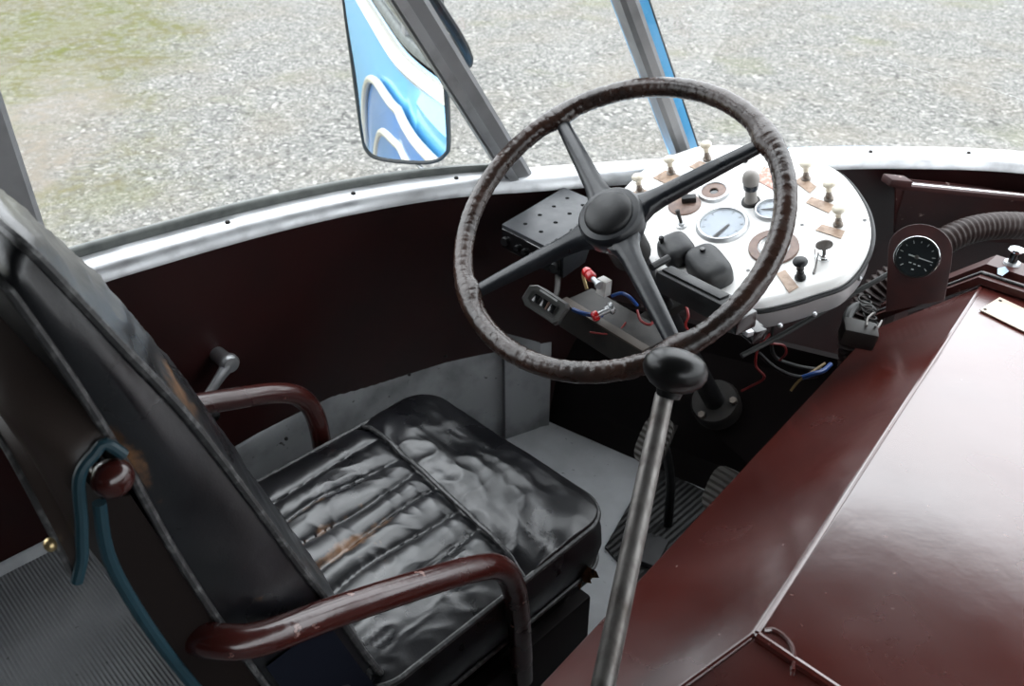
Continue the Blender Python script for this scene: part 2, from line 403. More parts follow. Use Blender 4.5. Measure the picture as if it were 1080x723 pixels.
# window channel (outer raised gasket)
bm = NB()
gk = [(.036, .004), (.038, .024), (.043, .029), (.052, .029), (.058, .022), (.060, .0)]
add_grid(bm, [[SILL[i]+outn(i)*a+V((0, -.7*rake(SILL[i].y)*max(b-.01, 0), b)) for i in range(0, iA+1)] for a, b in gk])
struct('trim_2', bm, M['gasket'], 'weathered grey-green window channel outside the sill capping', sharp=50)
bm = NB()
gk = [(.036, .002), (.038, .012), (.041, .014), (.047, .014), (.050, .008), (.052, -.02)]
add_grid(bm, [[SILL[i]+outn(i)*a+V((0, 0, b)) for i in range(iA, NS)] for a, b in gk])
struct('trim_3', bm, M['white'], 'white painted lip along the foot of the windscreen', sharp=50)
# header + roof
bm = NB()
hs = [(0, 0), (0, .30)]
add_grid(bm, [[headp(i, HEAD_Z+b, 0)-outn(i)*(.0 if b == 0 else .05) for i in range(NS)] for a, b in ((0, 0), (0, .12), (0, .26))])
struct('trim_4', bm, M['lining'], 'grey header lining above the windows')
bm = NB()
add_grid(bm, [[headp(i, HEAD_Z+b, .05)-outn(i)*c for i in range(NS)] for b, c in ((-.01, 0), (.15, .0), (.32, .08))])
struct('trim_5', bm, M['sky_blue'], 'sky blue painted roof edge outside')
bm = NB()
top = [headp(i, HEAD_Z+.26, -.05) for i in range(NS)]
ctr = [V((0, p.y, HEAD_Z+.36)) for p in top]
add_grid(bm, [top, [(a*.5+b*.5)+V((0, 0, .02)) for a, b in zip(top, ctr)], ctr])
struct('ceiling', bm, M['lining'], 'grey curved roof lining of the coach')
bm = NB()
add_grid(bm, [[p+V((0, 0, .05)) for p in top], [p+V((0, 0, .06)) for p in ctr]]); struct('roof', bm, M['creamp'], 'outer roof of the coach')

# windows and pillars
def pane(name, a, b, label, off=.045):
    bm = NB(); n = 9
    add_grid(bm, [[(SILL[i]+outn(i)*off+V((0, 0, .004))).lerp(headp(i, HEAD_Z, off), k/n) for i in range(a, b+1)] for k in range(n+1)])
    return struct(name, bm, M['glass'], label)
def post(name, i, w, d, label, m='pillar', off=.03, blue=False, tw=0):
    "a tapered box pillar from the sill at index i up to the header"
    a = SILL[i]+outn(i)*off+V((0, 0, .006)); b = headp(i, HEAD_Z+.02, off)
    ax = (b-a).normalized(); nn = outn(i); t = ax.cross(nn).normalized(); nn = t.cross(ax).normalized()
    if tw: R = Matrix.Rotation(tw, 3, ax); t = R @ t; nn = R @ nn
    bm = NB()
    pr = [(-w/2, -d/2), (-w/2+.008, -d/2-.006), (w/2-.008, -d/2-.006), (w/2, -d/2), (w/2, d/2), (-w/2, d/2)]
    add_grid(bm, [[p+t*u+nn*v for u, v in pr] for p in (a, a.lerp(b, .5), b)], wrap_u=True)
    o = struct(name, bm, M[m], label, sharp=25)
    if blue:
        bm = NB(); add_grid(bm, [[p-t*u+nn*v for u, v in ((w/2+.007, d/2-.016), (w/2+.026, d/2-.012), (w/2+.028, d/2+.002), (w/2+.007, d/2+.006), (-w/2, d/2+.008), (-w/2, d/2-.002), (w/2, d/2-.002))] for p in (a, b)], wrap_u=True)
        e = struct('outer_flange', bm, M['sky_blue'], '', o); e['label'] = 'sky blue outer flange of the pillar'
        bm = NB(); add_grid(bm, [[p-t*u+nn*v for u, v in ((w/2-.001, d/2-.022), (w/2+.008, d/2-.020), (w/2+.010, d/2-.006), (w/2-.001, d/2-.004))] for p in (a, b)], wrap_u=True)
        struct('rubber_seal', bm, M['rubber'], '', o)
        bm = NB(); tube(bm, [p-t*(w/2+.028)+nn*(d/2-.006) for p in (a, b)], .0035, 6); struct('rubber_seal', bm, M['rubber'], '', o)
    return o, a, b, t, nn
pane('window_1', iB, iA, 'driver side window glass looking onto mossy gravel')
pane('window_2', iA, iC, 'narrow corner windscreen glass between the two raked pillars')
pane('window_3', iC, iM, 'large driver side windscreen glass looking onto gravel')
pane('window_4', iM, NS-1-iC, 'large windscreen glass on the door side')
pane('window_5', NS-1-iC, NS-1-iB, 'corner and side glass on the door side')
iE = min(range(NS//2), key=lambda i: abs(SILL[i].y+.75))
pane('window_6', iE, iB, 'saloon side window glass behind the driver')
bm = NB(); add_grid(bm, [[(SILL[i]-outn(i)*.002).lerp(headp(i, HEAD_Z, -.002), k) for i in range(0, iE+1)] for k in (0, .5, 1)]); struct('wall_left_light_block', bm, M['lining'], 'added dark panel blocking saloon window light behind the driver')  # unseen panel added in place of rear windows, keeps daylight off the seat back
iD = NS-1-min(range(NS//2), key=lambda i: abs(SILL[i].y+.75))
pane('window_7', NS-1-iB, iD, 'door window glass on the far side of the engine cover')
bm = NB(); add_grid(bm, [[(SILL[i]-outn(i)*.002).lerp(headp(i, HEAD_Z, -.002), k) for i in range(iD, NS)] for k in (0, .5, 1)]); struct('wall_right_light_block', bm, M['lining'], 'added dark panel blocking saloon window light on the door side')  # out of view, added to cut the fill light from the door side
post('trim_6', iB, .062, .05, 'grey side window pillar behind the driver seat')
pA, aA, bA, tA, nA = post('trim_7', iA, .050, .04, 'raked bare metal windscreen pillar beside the wing mirror')
# a bright bead down the pillar
bm = NB(); w_ = .050
add_grid(bm, [[p+tA*u+nA*v for u, v in ((.005, -.030), (.021, -.030), (.021, -.022), (.005, -.022))] for p in (aA, bA)], wrap_u=True)
struct('glazing_bead', bm, M['alu'], '', pA)
pC, aC, bC, tC, nC = post('trim_8', iC, .030, .05, 'raked grey windscreen pillar with a sky blue outer edge', blue=True)
post('trim_9', iM, .05, .05, 'centre windscreen pillar')
post('trim_10', NS-1-iC, .05, .05, 'raked windscreen pillar on the door side'); post('trim_11', NS-1-iA, .05, .05, 'raked corner pillar on the door side')
post('trim_12', NS-1-iB, .06, .05, 'side window pillar by the door')
k = 13
for y in (-.75, -1.75, -2.75):
    for sgn in (0,):
        g = min(range(NS//2), key=lambda i: abs(SILL[i].y-y)); g = NS-1-g if sgn else g
        post(f'trim_{k}', g, .07, .05, 'grey saloon window pillar, %s' % (('left side', 'door side')[sgn]) + {-.75: ' nearest the cab', -1.75: ' amidships', -2.75: ' at the rear'}[y]); k += 1
# floors
bm = NB(); 
pts = [wallp(i, 1) for i in range(iB-2, NS-iB+2)]
box(bm, (0, -1.7, PZ-.04), (2.52, 3.82, .08)); fl = struct('floor', bm, M['ribfloor'], 'ribbed grey platform floor behind the driver seat')
bm = NB(); box(bm, (0, .20, (FZ+PZ)/2-.03), (2.5, .02, PZ-FZ-.03)); struct('step_riser', bm, M['darkm'], '', fl)
bm = NB(); b_ = [bm.verts.new(p) for p in pts]; bm.faces.new(b_); struct('floor_cab', bm, M['floorm'], 'worn light grey sheet floor in the driver footwell')
# seam strip in the platform floor
# aluminium skirting along the left wall
bm = NB()
add_grid(bm, [[V((wallp(i, .7).x, wallp(i, .7).y, z))-outn(i)*d for i in range(0, iA+7)] for z, d in ((FZ+.001, .010), (.448, .010), (.452, .004))])
sk = struct('baseboard_left', bm, M['alud'], 'dull aluminium kick panel low on the driver side wall', sharp=60)
for q in ((431, 387), (300, 452), (470, 375)):
    p = at_x(q[0], q[1], -1.24); 
    bm = NB(); sphere(bm, (p.x, p.y, min(p.z, .425)), .004, 10); struct('screw', bm, M['grime'], '', sk)
# upright aluminium panel by the footwell corner
p0, p1 = at_z(533, 463, FZ), at_z(568, 451, FZ)
bm = NB(); nrm = (p1-p0).cross(V((0, 0, 1))).normalized()
add_grid(bm, [[p0+V((0, 0, z)), p0.lerp(p1, .5)+V((0, 0, z)), p1+V((0, 0, z)), p1-nrm*.02+V((0, 0, z)), p0-nrm*.02+V((0, 0, z))] for z in (0, .2, .42)], wrap_u=True)
ud = struct('trim_20', bm, M['alud'], 'upright dull aluminium panel at the front corner of the footwell')
# toe board
bm = NB()
a0, a1 = at_z(566, 452, FZ), at_z(700, 462, FZ)
a0 = V((-1.19, 1.28, FZ)); a1 = V((-.46, 1.40, FZ))
prism(bm, [a0, a1, a1+V((.0, .16, .36)), a0+V((.0, .04, .36))], V((0, .02, 0)))
struct('trim_21', bm, M['darkm'], 'black toe board below the dashboard')

# ground
bm = NB(); s = 45; vs = [bm.verts.new((x, y, -.75)) for x, y in ((-s, -s), (s, -s), (s, s), (-s, s))]; bm.faces.new(vs)
struct('ground', bm, M['gravel'], 'grey gravel yard with a mossy patch at the far left')

# ================================================================ DRIVER SEAT
seat = thing('driver_seat', 'black leather driver seat with cracked backrest and maroon tube armrests', 'seat', (-.83, .5, FZ))
CX, CY0, CY1, CZ = -.820, .335, .815, .535
HW = .229
def rr_outline(n, hw, hh, r):
    "rounded rectangle, n points, centred"
    out = []; segs = [(hw-r, hh-r, 0), (-hw+r, hh-r, 90), (-hw+r, -hh+r, 180), (hw-r, -hh+r, 270)]
    P = []
    for k, (cx, cy, a0) in enumerate(segs):
        for j in range(13):
            a = radians(a0+90*j/12); P.append(V((cx+r*cos(a), cy+r*sin(a), 0)))
    P.append(P[0].copy()); L = [0]
    for a, b in zip(P, P[1:]): L.append(L[-1]+(b-a).length)
    k = 0
    for i in range(n):
        t = L[-1]*i/n
        while L[k+1] < t: k += 1
        out.append(P[k].lerp(P[k+1], (t-L[k])/max(L[k+1]-L[k], 1e-9)))
    return out
SEAMX = [-.158, -.098, -.045, .010, .064, .120]
def seam_y(x): return .642 - .022*(x/HW) - CY0      # cross piping (local v)
def cush_top(x, v, s):
    "height of the cushion top above CZ at local x, v (0 rear .. depth front)"
    z = .024*(1-s**4.5)
    sy = seam_y(x)
    d = v-sy
    z -= .007*exp(-(d/.012)**2)
    if d < 0:
        fade = min(1, -d/.02)*min(1, (1-s)/.06+.15)
        best = min(abs(x-k-.006*sin(v*17+k*40)) for k in SEAMX)
        b_ = 1-min(1, best/.030); z += fade*(.0105*sqrt(max(0, 1-b_**2))-.0095)
        z += .0038*NZ.noise(V((x*13, v*7, 3)))*fade
    else:
        z += .006*min(1, d/.05)
        w = NZ.noise(V((x*10+v*22, v*9-x*16, 1.7)))
        z += .0042*(1-abs(w)*2.2)*exp(-d*5)
    r1 = 1-abs(NZ.noise(V((x*18+4*NZ.noise(V((x*6, v*6, 9))), v*30, 5.5))))
    z += .0016*r1**4
    z += .0045*NZ.noise(V((x*9, v*9, 8)))
    return z
bm = NB(); NO = 240; NR = 90
D2 = (CY1-CY0)/2; cyc = (CY0+CY1)/2
ol = rr_outline(NO, HW, D2, .055)
wear_l = bm.verts.layers.float.new('wear')
rows = []; 
for k in range(NR+1):
    s = k/NR; row = []
    for p in ol:
        x, y = p.x*s, p.y*s
        row.append((V((CX+x, cyc+y, CZ+cush_top(x, y+D2, s))), x, y+D2))
    rows.append(row)
vs = []
def wear_c(x, v):
    sy = seam_y(x); d = v-sy
    best = min(abs(x-k) for k in SEAMX[1:4])
    w = .36*exp(-(best/.014)**2)*exp(-((v-.13)/.11)**2)*(1 if d < -.01 else 0)
    w += .20*exp(-((x-.03)/.05)**2-((v-.13)/.07)**2) + .17*exp(-((x-.16)/.03)**2-((v-.22)/.06)**2)
    w += .14*exp(-((x-.17)/.05)**2-((v-.41)/.05)**2) + .22*exp(-((x-.10)/.05)**2-((v-.16)/.08)**2)
    return w
for row in rows:
    r_ = []
    for p, x, v in row:
        b = bm.verts.new(p); b[wear_l] = wear_c(x, v); r_.append(b)
    vs.append(r_)
# sides
for zz, ex in ((-.012, .001), (-.035, .006), (-.060, .007), (-.085, .004), (-.105, -.004), (-.118, -.016), (-.122, -.06)):
    r_ = []
    for i, p in enumerate(ol):
        q = p*(1+ex/.22); wv = .003*NZ.noise(V((p.x*30, p.y*30, zz*60)))
        r_.append(bm.verts.new((CX+q.x*(1+wv*3), cyc+q.y*(1+wv*3), CZ+zz+wv)))
    vs.append(r_)
for a, b in zip(vs, vs[1:]):
    for j in range(NO):
        j2 = (j+1) % NO
        bm.faces.new((a[j], a[j2], b[j2], b[j]))
cu = build('cushion', bm, M['leather'], seat, sharp=80)
bm = NB(); tube(bm, [V((CX+p.x*1.004, cyc+p.y*1.004, CZ-.001)) for p in ol], .0048, 8, closed=True); e = build('piping', bm, M['piping'], cu)
bm = NB(); pts = []
for k in range(31):
    x = -HW+.004+(2*HW-.008)*k/30; v = seam_y(x); s = max(abs(x)/HW, .0); pts.append(V((CX+x, CY0+v, CZ+cush_top(x, v, min(s, 1))+.0025+.004*(s**6 < .5))))
tube(bm, pts, .0042, 8); build('piping', bm, M['piping'], cu)
bm = NB(); tube(bm, [V((CX+p.x*1.015, cyc+p.y*1.015, CZ-.098)) for p in ol], .0038, 8, closed=True); build('lower_piping', bm, M['piping'], cu)
# torn corner with foam
c = V((CX+HW-.002, CY1-.055, CZ-.085)); tt_ = (c-CAM).dot(CF)
bm = NB(); prism(bm, [at(x, y, tt_+d) for x, y, d in ((603, 596, .012), (614, 590, .004), (621, 598, -.012), (629, 602, -.022), (632, 609, -.024), (622, 609, -.012), (624, 615, -.016), (614, 613, -.004), (612, 622, -.002), (606, 612, .01))], -ray(615, 605).normalized()*.004)
sphere(bm, at(606, 606, tt_+.006), .010, 12, sz=1.4)
e = build('torn_foam', bm, M['foam'], seat); e['label'] = 'torn brown leather and foam at the cushion corner'
# under-cushion board and pedestal
bm = NB(); box(bm, (CX, cyc-.0, CZ-.137), (.435, .44, .026)); build('cushion_board', bm, M['blackg'], seat, bev=.003)
bm = NB(); box(bm, (CX+.005, .515, .265), (.47, .50, .245)); build('pedestal', bm, M['darkm'], seat, bev=.006)

# backrest: front outline follows F(h), rear outline B(h)
Fp = [(.385, .50), (.350, .60), (.318, .71), (.283, .82), (.250, .93), (.212, 1.05), (.172, 1.15), (.142, 1.225), (.132, 1.245)]
Bp = [(.262, .50), (.238, .60), (.214, .70), (.188, .82), (.168, .93), (.154, 1.03), (.138, 1.12), (.120, 1.20), (.114, 1.222)]
def prof(P, h):
    h = max(0, min(1, h))*(len(P)-1); i = min(int(h), len(P)-2); t = h-i
    g = lambda k: P[max(0, min(len(P)-1, k))]
    o = []
    for c in (0, 1):
        p0, p1, p2, p3 = g(i-1)[c], g(i)[c], g(i+1)[c], g(i+2)[c]
        o.append(.5*((2*p1)+(p2-p0)*t+(2*p0-5*p1+4*p2-p3)*t*t+(3*p1-p0-3*p2+p3)*t**3))
    return o
BW = .222; BX = -.828
NB_ = 200
bo = rr_outline(NB_, BW, .38, .075)
def bpt(x, h, d, bul=0):
    f = prof(Fp, h); b = prof(Bp, h)
    y = b[0]+(f[0]-b[0])*d; z = b[1]+(f[1]-b[1])*d
    return V((BX+x, y+bul*.92, z+bul*.35))
bm = NB(); wl_ = bm.verts.layers.float.new('wear'); rows = []
def hh(p): return (p.y+.38)/.76
def wear_b(x, h, d):
    w = 0
    if d > .99: w += .44*exp(-((x-.19)/.05)**2-((h-.62)/.07)**2) + .30*exp(-((x-.20)/.03)**2-((h-.22)/.05)**2)
    else:
        w += .46*exp(-((d-.12)/.14)**2-((h-.62)/.11)**2)*(x > 0) + .29*exp(-((d-.55)/.3)**2-((h-.36)/.09)**2)*(x > 0)
        w += .22*exp(-((d-.9)/.12)**2-((h-.2)/.06)**2)*(x > 0)
    return w
for k in range(1, 13):                                   # rear face, centre -> edge
    s = k/12
    rows.append([(bpt(p.x*s, (p.y*s+.38)/.76, 0, -.012*(1-s*s)), 0) for p in bo])
for d in (.08, .2, .35, .5, .65, .8, .92):               # gusset
    ex = .009*sin(pi*d)
    rows.append([(bpt(p.x*(1+ex/.22), min(1, max(0, hh(p)+(ex*.9 if hh(p) > .93 else 0))), d)+V((0, 0, ex*.8*max(0, hh(p)-.9)*10))+V((.0065*NZ.noise(V((d*2.2, hh(p)*7, 2)))*sin(pi*d)*(1 if p.x > 0 else -1), 0, 0)), wear_b(p.x, hh(p), d)) for p in bo])
for k in range(40, -1, -1):                              # front face, edge -> centre
    s = k/40; r_ = []
    for p in bo:
        x, h = p.x*s, (p.y*s+.38)/.76
        bul = .034*(1-s**2.6) + .003*NZ.noise(V((x*14, h*12, 4)))*(1-s**6) + .004*(1-abs(NZ.noise(V((x*16+7, h*22, 1)))))**4*(1-s**6)
        r_.append((bpt(x, h, 1, bul), wear_b(x, h, 1)))
    rows.append(r_)
vs = []
for r in rows:
    q = []
    for p, w in r:
        b = bm.verts.new(p); b[wl_] = w; q.append(b)
    vs.append(q)
for a, b in zip(vs, vs[1:]):
    for j in range(NB_): bm.faces.new((a[j], a[(j+1) % NB_], b[(j+1) % NB_], b[j]))
bm.faces.new(vs[0])
bk = build('backrest', bm, M['leather'], seat, sharp=80)
for d, r in ((1, .0046), (0.0, .0042)):
    bm = NB(); tube(bm, [bpt(p.x*1.006, hh(p), d) for p in bo], r, 8, closed=True); build('piping', bm, M['piping'], bk)
# navy cloth showing at the lower gusset
bm = NB()
rowz = [[bpt(BW*1.0+.0105, h, d) for d in (.10, .35, .6, .86)] for h in (.03, .12, .2, .26)]
add_grid(bm, rowz); e = build('gusset_patch', bm, M['cloth'], bk); e['label'] = 'navy cloth patch low on the backrest side'

# seat frame rail behind the backrest with black ball end
RX0, RX1 = -1.06, -.600
ry, rz = .149, 1.030
bm = NB(); tube(bm, [(RX0, ry-.012, rz), (RX1, ry-.012, rz)], .010, 12); rail = build('back_rail', bm, M['maroon'], seat)
bm = NB(); sphere(bm, (RX1+.004, ry-.010, rz+.002), .017, 20, sx=.9); e = build('rail_knob', bm, M['maroon'], rail)
# back board, brown, with a teal piped rear edge
tealp = [(.128, 1.010), (.121, .955), (.127, .885), (.143, .79), (.168, .68), (.20, .56), (.225, .46)]
front = [(.150, 1.00), (.166, .92), (.186, .82), (.206, .72), (.228, .62), (.250, .52), (.262, .46)]
bm = NB()
r1 = spline([V((0, a, b)) for a, b in tealp], 4); r2 = spline([V((0, a, b)) for a, b in front], 4)
for xx in (0,):
    A = [bm.verts.new((-.605, p.y, p.z)) for p in r1]; B = [bm.verts.new((-.605, p.y, p.z)) for p in r2]
    C = [bm.verts.new((-1.05, p.y, p.z)) for p in r1]; Dv = [bm.verts.new((-1.05, p.y, p.z)) for p in r2]
    n = len(r1)
    for i in range(n-1):
        bm.faces.new((A[i], A[i+1], B[i+1], B[i])); bm.faces.new((C[i], Dv[i], Dv[i+1], C[i+1]))
        bm.faces.new((A[i], C[i], C[i+1], A[i+1])); bm.faces.new((B[i], B[i+1], Dv[i+1], Dv[i]))
    bm.faces.new((A[0], B[0], Dv[0], C[0])); bm.faces.new((A[-1], C[-1], Dv[-1], B[-1]))
bb = build('back_board', bm, mat('dark_brown_board', (.0065, .0035, .0028), .6, spec=.2), seat)
bm = NB(); tube(bm, [V((-.603, p.y-.003, p.z)) for p in r1], .0058, 10); e = build('teal_edging', bm, M['teal'], bb); e['label'] = 'teal edging strip'
# brown vinyl cover hung over the rail: hangs down behind
def cover_pt(u, w):
    "u 0 right .. 1 left, w 0 top against the backrest .. 1 hem"
    x = -.598 - u*.46
    hem = .948 + .11*min(1, u/.12)**.8 + .03*sin(u*9)*.3
    top = 1.062+.135*min(1, max(0, (u-.0)/.9))*0
    topz = 1.066 + .0*u
    if w < .35:
        a = w/.35; ang = pi*.5*a
        y = .150-.036*sin(ang); z = topz-.035*(1-cos(ang))
    else:
        a = (w-.35)/.65
        y = .114-.026*a-.006*sin(a*pi); z = (topz-.035)*(1-a)+hem*a
    return V((x, y, z))
def cover2(u, w):
    x = -.600-u*.45
    # line pressed against the back of the backrest, rising away from the aisle end
    zt = 1.066+.13*(1-exp(-u*3.2)); yt = .146-.030*(1-exp(-u*3.2))
    hem = .950+.115*(1-exp(-u*11))+.02*u
    yh = .088-.0*u
    b = V((x, yh, hem)); a = V((x, yt, zt))
    p = a.lerp(b, w)
    bul = .022*sin(pi*min(1, w*1.25)**.7)*(.4+.6*min(1, u*6+.3))
    p.y -= bul; p.z += .012*sin(pi*min(1, w*1.6))
    p.y += .004*NZ.noise(V((u*5, w*3, 2)))
    return p
bm = NB(); nu, nw = 40, 24
outer = [[cover2(u/nu, w/nw) for u in range(nu+1)] for w in range(nw+1)]
inner = [[p+V((.0, .005, -.001)) for p in r] for r in outer]
a = add_grid(bm, outer); b = add_grid(bm, inner)
bd = lambda g: g[0]+[r[-1] for r in g[1:]]+g[-1][::-1][1:]+[r[0] for r in g[::-1]][1:-1]
A, B = bd(a), bd(b)
for i in range(len(A)): bm.faces.new((A[i], A[(i+1) % len(A)], B[(i+1) % len(A)], B[i]))
cv = build('back_cover', bm, M['vinyl'], seat, sharp=60); cv['label'] = 'brown vinyl flap hanging behind the backrest'
bm = NB(); edge = [V((-.594, .152, 1.050)), cover2(0, 0)+V((.003, -.004, 0))]+[cover2(0, w/12)+V((.003, 0, 0)) for w in range(1, 13)]
tube(bm, spline(edge, 3), .0050, 10); e = build('teal_edging', bm, M['teal'], cv); e['label'] = 'teal edging strip'
bm = NB(); tube(bm, [cover2(u/nu, 1) for u in range(nu+1)], .0028, 8); build('hem', bm, M['piping'], cv)
bm = NB(); p = cover2(.03, .98)+V((.0, -.006, 0)); sphere(bm, p, .0062, 14, sy=.8); e = build('stud', bm, M['brass'], cv); e['label'] = 'brass stud on the hem'

# armrests
def arm(x0, side, parts):
    bm = NB(); pts = spline([V(p) for p in parts], 6); tube(bm, pts, .0175, 16); return build('armrest', bm, M['maroon'], seat)
XR = -.572
ar = arm(0, 1, [(-.625, .165, .790), (-.590, .180, .797), (XR, .215, .785), (XR, .30, .752), (XR, .42, .701), (XR, .505, .660), (XR-.002, .550, .625), (XR-.004, .577, .570), (XR-.004, .590, .48), (XR-.004, .598, .34)])
XL = -1.088
al = arm(0, -1, [(XL+.03, .22, .790), (XL, .25, .775), (XL, .34, .725), (XL, .44, .690), (XL, .53, .658), (XL, .575, .625), (XL, .598, .57), (XL, .602, .48), (XL, .602, .38)])

# ================================================================ STEERING WHEEL
WC = at(645.8, 231.7, 1.306)
el, az = radians(53.4), radians(-182.2)
wn = V((cos(el)*sin(az), cos(el)*cos(az), sin(el)))
wu = V((0, 0, 1)).cross(wn).normalized(); wv = wn.cross(wu)
def W(a, r, h=0): return WC + (wu*cos(a)+wv*sin(a))*r + wn*h
wheel = thing('steering_wheel', 'large four-spoke steering wheel with crinkled brown leather bound rim', 'steering wheel', WC)
SP = [radians(a) for a in (53.2, 145.3, -127.0, -35.4)]
RM, rm = .2555, .0160
bm = NB(); NT, NP = 1100, 18; rows = []
for i in range(NT):
    a = 2*pi*i/NT; row = []
    sw = sum(exp(-((((a-s+pi) % (2*pi))-pi)/.085)**2) for s in SP)
    ph = a*50 + 2.2*NZ.noise(V((cos(a)*3, sin(a)*3, 0)))
    amp = .55+.9*NZ.noise(V((cos(a)*2.2+5, sin(a)*2.2, 1)))
    for j in range(NP):
        b = 2*pi*j/NP
        rad = rm*(1+.10*sw)
        inn = .5-.5*cos(b)                        # 1 towards the hub
        wr1 = abs(sin(ph+b*.8))**.28
        cr = NZ.noise(V((cos(a)*26, sin(a)*26, b*1.3)))
        rad += .0021*max(.2, amp)*(wr1-.8)*(.35+.65*inn) + .0007*cr + .0003*NZ.noise(V((cos(a)*70, sin(a)*70, b*2)))
        if abs(b-pi) < .45: rad += .0013*exp(-((b-pi)/.25)**2)*(1 if int(a*150) % 2 else .2)     # stitched seam
        o = rad*cos(b) - sw*.006*(inn)
        row.append(W(a, RM+o, rad*sin(b)))
    rows.append(row)
add_grid(bm, rows, wrap_u=True, wrap_v=True); rim = build('rim', bm, M['wrap'], wheel, sharp=70); rim['label'] = 'brown leather bound rim'
for s in SP:
    bm = NB(); e = V((0, 0, 0)); rows = []
    du = (wu*cos(s)+wv*sin(s)); dt = wn.cross(du)
    for r, hw_, h0, h1 in ((.028, .034, -.016, .004), (.045, .026, -.016, .004), (.060, .0190, -.015, .004), (.080, .0160, -.014, .004), (.13, .0145, -.011, .004), (.19, .0128, -.009, .004), (.232, .0115, -.008, .003), (.248, .0115, -.007, .002)):
        c = WC+du*r+wn*(.006*(1-r/.25))
        prf = [(-hw_, h0), (-hw_, h0*.2), (-hw_*.55, h1), (-hw_*.2, h1+.0006), (hw_*.2, h1+.0006), (hw_*.55, h1), (hw_, h0*.2), (hw_, h0), (hw_*.5, h0-.004), (-hw_*.5, h0-.004)]
        rows.append([c+dt*x+wn*y for x, y in prf])
    vs = add_grid(bm, rows, wrap_u=True); bm.faces.new(vs[0]); bm.faces.new(vs[-1])
    build('spoke', bm, M['spoke'], wheel, sharp=50)
bm = NB(); HB = WC+wn*.004
lathe(bm, [(0, .016), (.030, .016), (.047, .013), (.0505, .009), (.052, .002), (.050, -.02), (.038, -.045), (.0, -.046)], HB, wn, 48); hub = build('hub', bm, M['spoke'], wheel)
bm = NB(); lathe(bm, [(0, .0295), (.014, .029), (.027, .0265), (.0350, .0215), (.0380, .018), (.0385, .013), (.030, .012)], HB, wn, 48); e = build('horn_button', bm, M['black'], hub)
# column
coln = -wn
col = thing('steering_column', 'dark steering column running down from the wheel to the floor', 'steering column', WC+coln*.6)
bm = NB(); tube(bm, [WC+coln*.042, WC+coln*.10], .033, 20); build('column_top', bm, M['grime'], col)
bm = NB(); tube(bm, [WC+coln*.09, WC+coln*.92], .022, 16); build('column_tube', bm, M['black'], col)
bm = NB(); lathe(bm, [(0, -.02), (.05, -.02), (.055, -.01), (.055, .02), (0, .02)], WC+coln*.745, coln, 24); fl_ = build('base_flange', bm, M['grime'], col)
for k in range(3):
    a = k*2*pi/3+.4; u_, w_2 = frame_of(coln)
    bm = NB(); lathe(bm, [(0, .01), (.008, .01), (.009, .0)], WC+coln*.725+(u_*cos(a)+w_2*sin(a))*.043, -coln, 6); build('bolt', bm, M['stem'], fl_)

# ================================================================ INSTRUMENT PANEL
dn = V((0, -sin(radians(20)), cos(radians(20)))); DP = at_z(800, 250, .86)
dxv = V((1, 0, 0)); dyv = dn.cross(dxv).normalized()
def D(px, py, h=0.): return at_plane(px, py, DP, dn)+dn*h
dash = thing('instrument_panel', 'white oval instrument panel with gauges and cream pull knobs behind the wheel', 'dashboard', D(800, 250, -.06))
outl = [(650, 212), (665, 190), (690, 170), (720, 158), (745, 152), (800, 153), (850, 165), (885, 180), (909, 210), (917, 240), (910, 268), (890, 292), (858, 304), (825, 314), (795, 319), (760, 315), (700, 284), (662, 245)]
op = spline([D(*q) for q in outl], 6, closed=True)
cen = sum(op, V((0, 0, 0)))/len(op)
def ring(off, h): return [p+(p-cen).normalized()*off+dn*h for p in op]
bm = NB(); rows = [ring(-.30, 0) if False else [cen.lerp(p, .02) for p in op]]
rows += [[cen.lerp(p, k) for p in op] for k in (.3, .6, .85)]
rows += [ring(-.010, 0), ring(-.004, -.001), ring(.001, -.005), ring(.0035, -.011)]
add_grid(bm, rows, wrap_u=True); pn = build('panel', bm, M['white'], dash, sharp=60)
bm = NB(); rows = [ring(.0035, -.0105), ring(.0045, -.02), ring(.003, -.052), ring(-.004, -.066), ring(-.02, -.070)]
add_grid(bm, rows, wrap_u=True); e = build('side_skirt', bm, mat('brushed_panel_side', (.46, .46, .46), .35, metal=.5, rvar=(30, .28, .5)), dash); e['label'] = 'bare metal side of the panel'
bm = NB(); tube(bm, ring(.007, -.015), .0034, 6, closed=True); build('edge_beading', bm, M['black'], dash)
bm = NB(); rows = [ring(-.02, -.068), ring(-.06, -.078), ring(-.10, -.084), [cen+dn*-.086 for p in op]]
add_grid(bm, rows, wrap_u=True); build('rear_housing', bm, M['darkm'], dash)

def dlathe(px, py, pr, m, nm, par, n=28, h=0): 
    bm = NB(); lathe(bm, pr, D(px, py, h), dn, n); return build(nm, bm, M[m], par)
def pull_knob(px, py, head='cream', s=1.0):
    "px,py is where the stem meets the panel"
    k = dlathe(px, py, [(.0085*s, 0), (.0085*s, .003*s), (.006*s, .005*s), (.0058*s, .012*s), (.0042*s, .013*s), (.0042*s, .020*s)], 'stem' if head == 'cream' else 'black', 'pull_knob', dash, 18)
    c = dlathe(px, py, [(0, .0395*s), (.006*s, .0392*s), (.0098*s, .0372*s), (.0112*s, .0345*s), (.0105*s, .0318*s), (.0065*s, .0285*s), (.0050*s, .0235*s), (.0058*s, .0195*s), (0, .019*s)], head, 'knob_head', k, 22)
    return k
for q in ((675, 202), (708, 183), (746, 168), (850, 189), (874, 210), (884, 237)): pull_knob(*q)
pull_knob(844, 293, 'black', 1.05)
pull_knob(786, 170, 'black', .6)
def plate(quad, m='platebrown', th=.0014):
    bm = NB(); prism(bm, [D(*q, .0004) for q in quad], dn*th); return build('label_plate', bm, M[m], dash)
plate([(689, 188), (702, 180), (722, 188), (709, 197)])
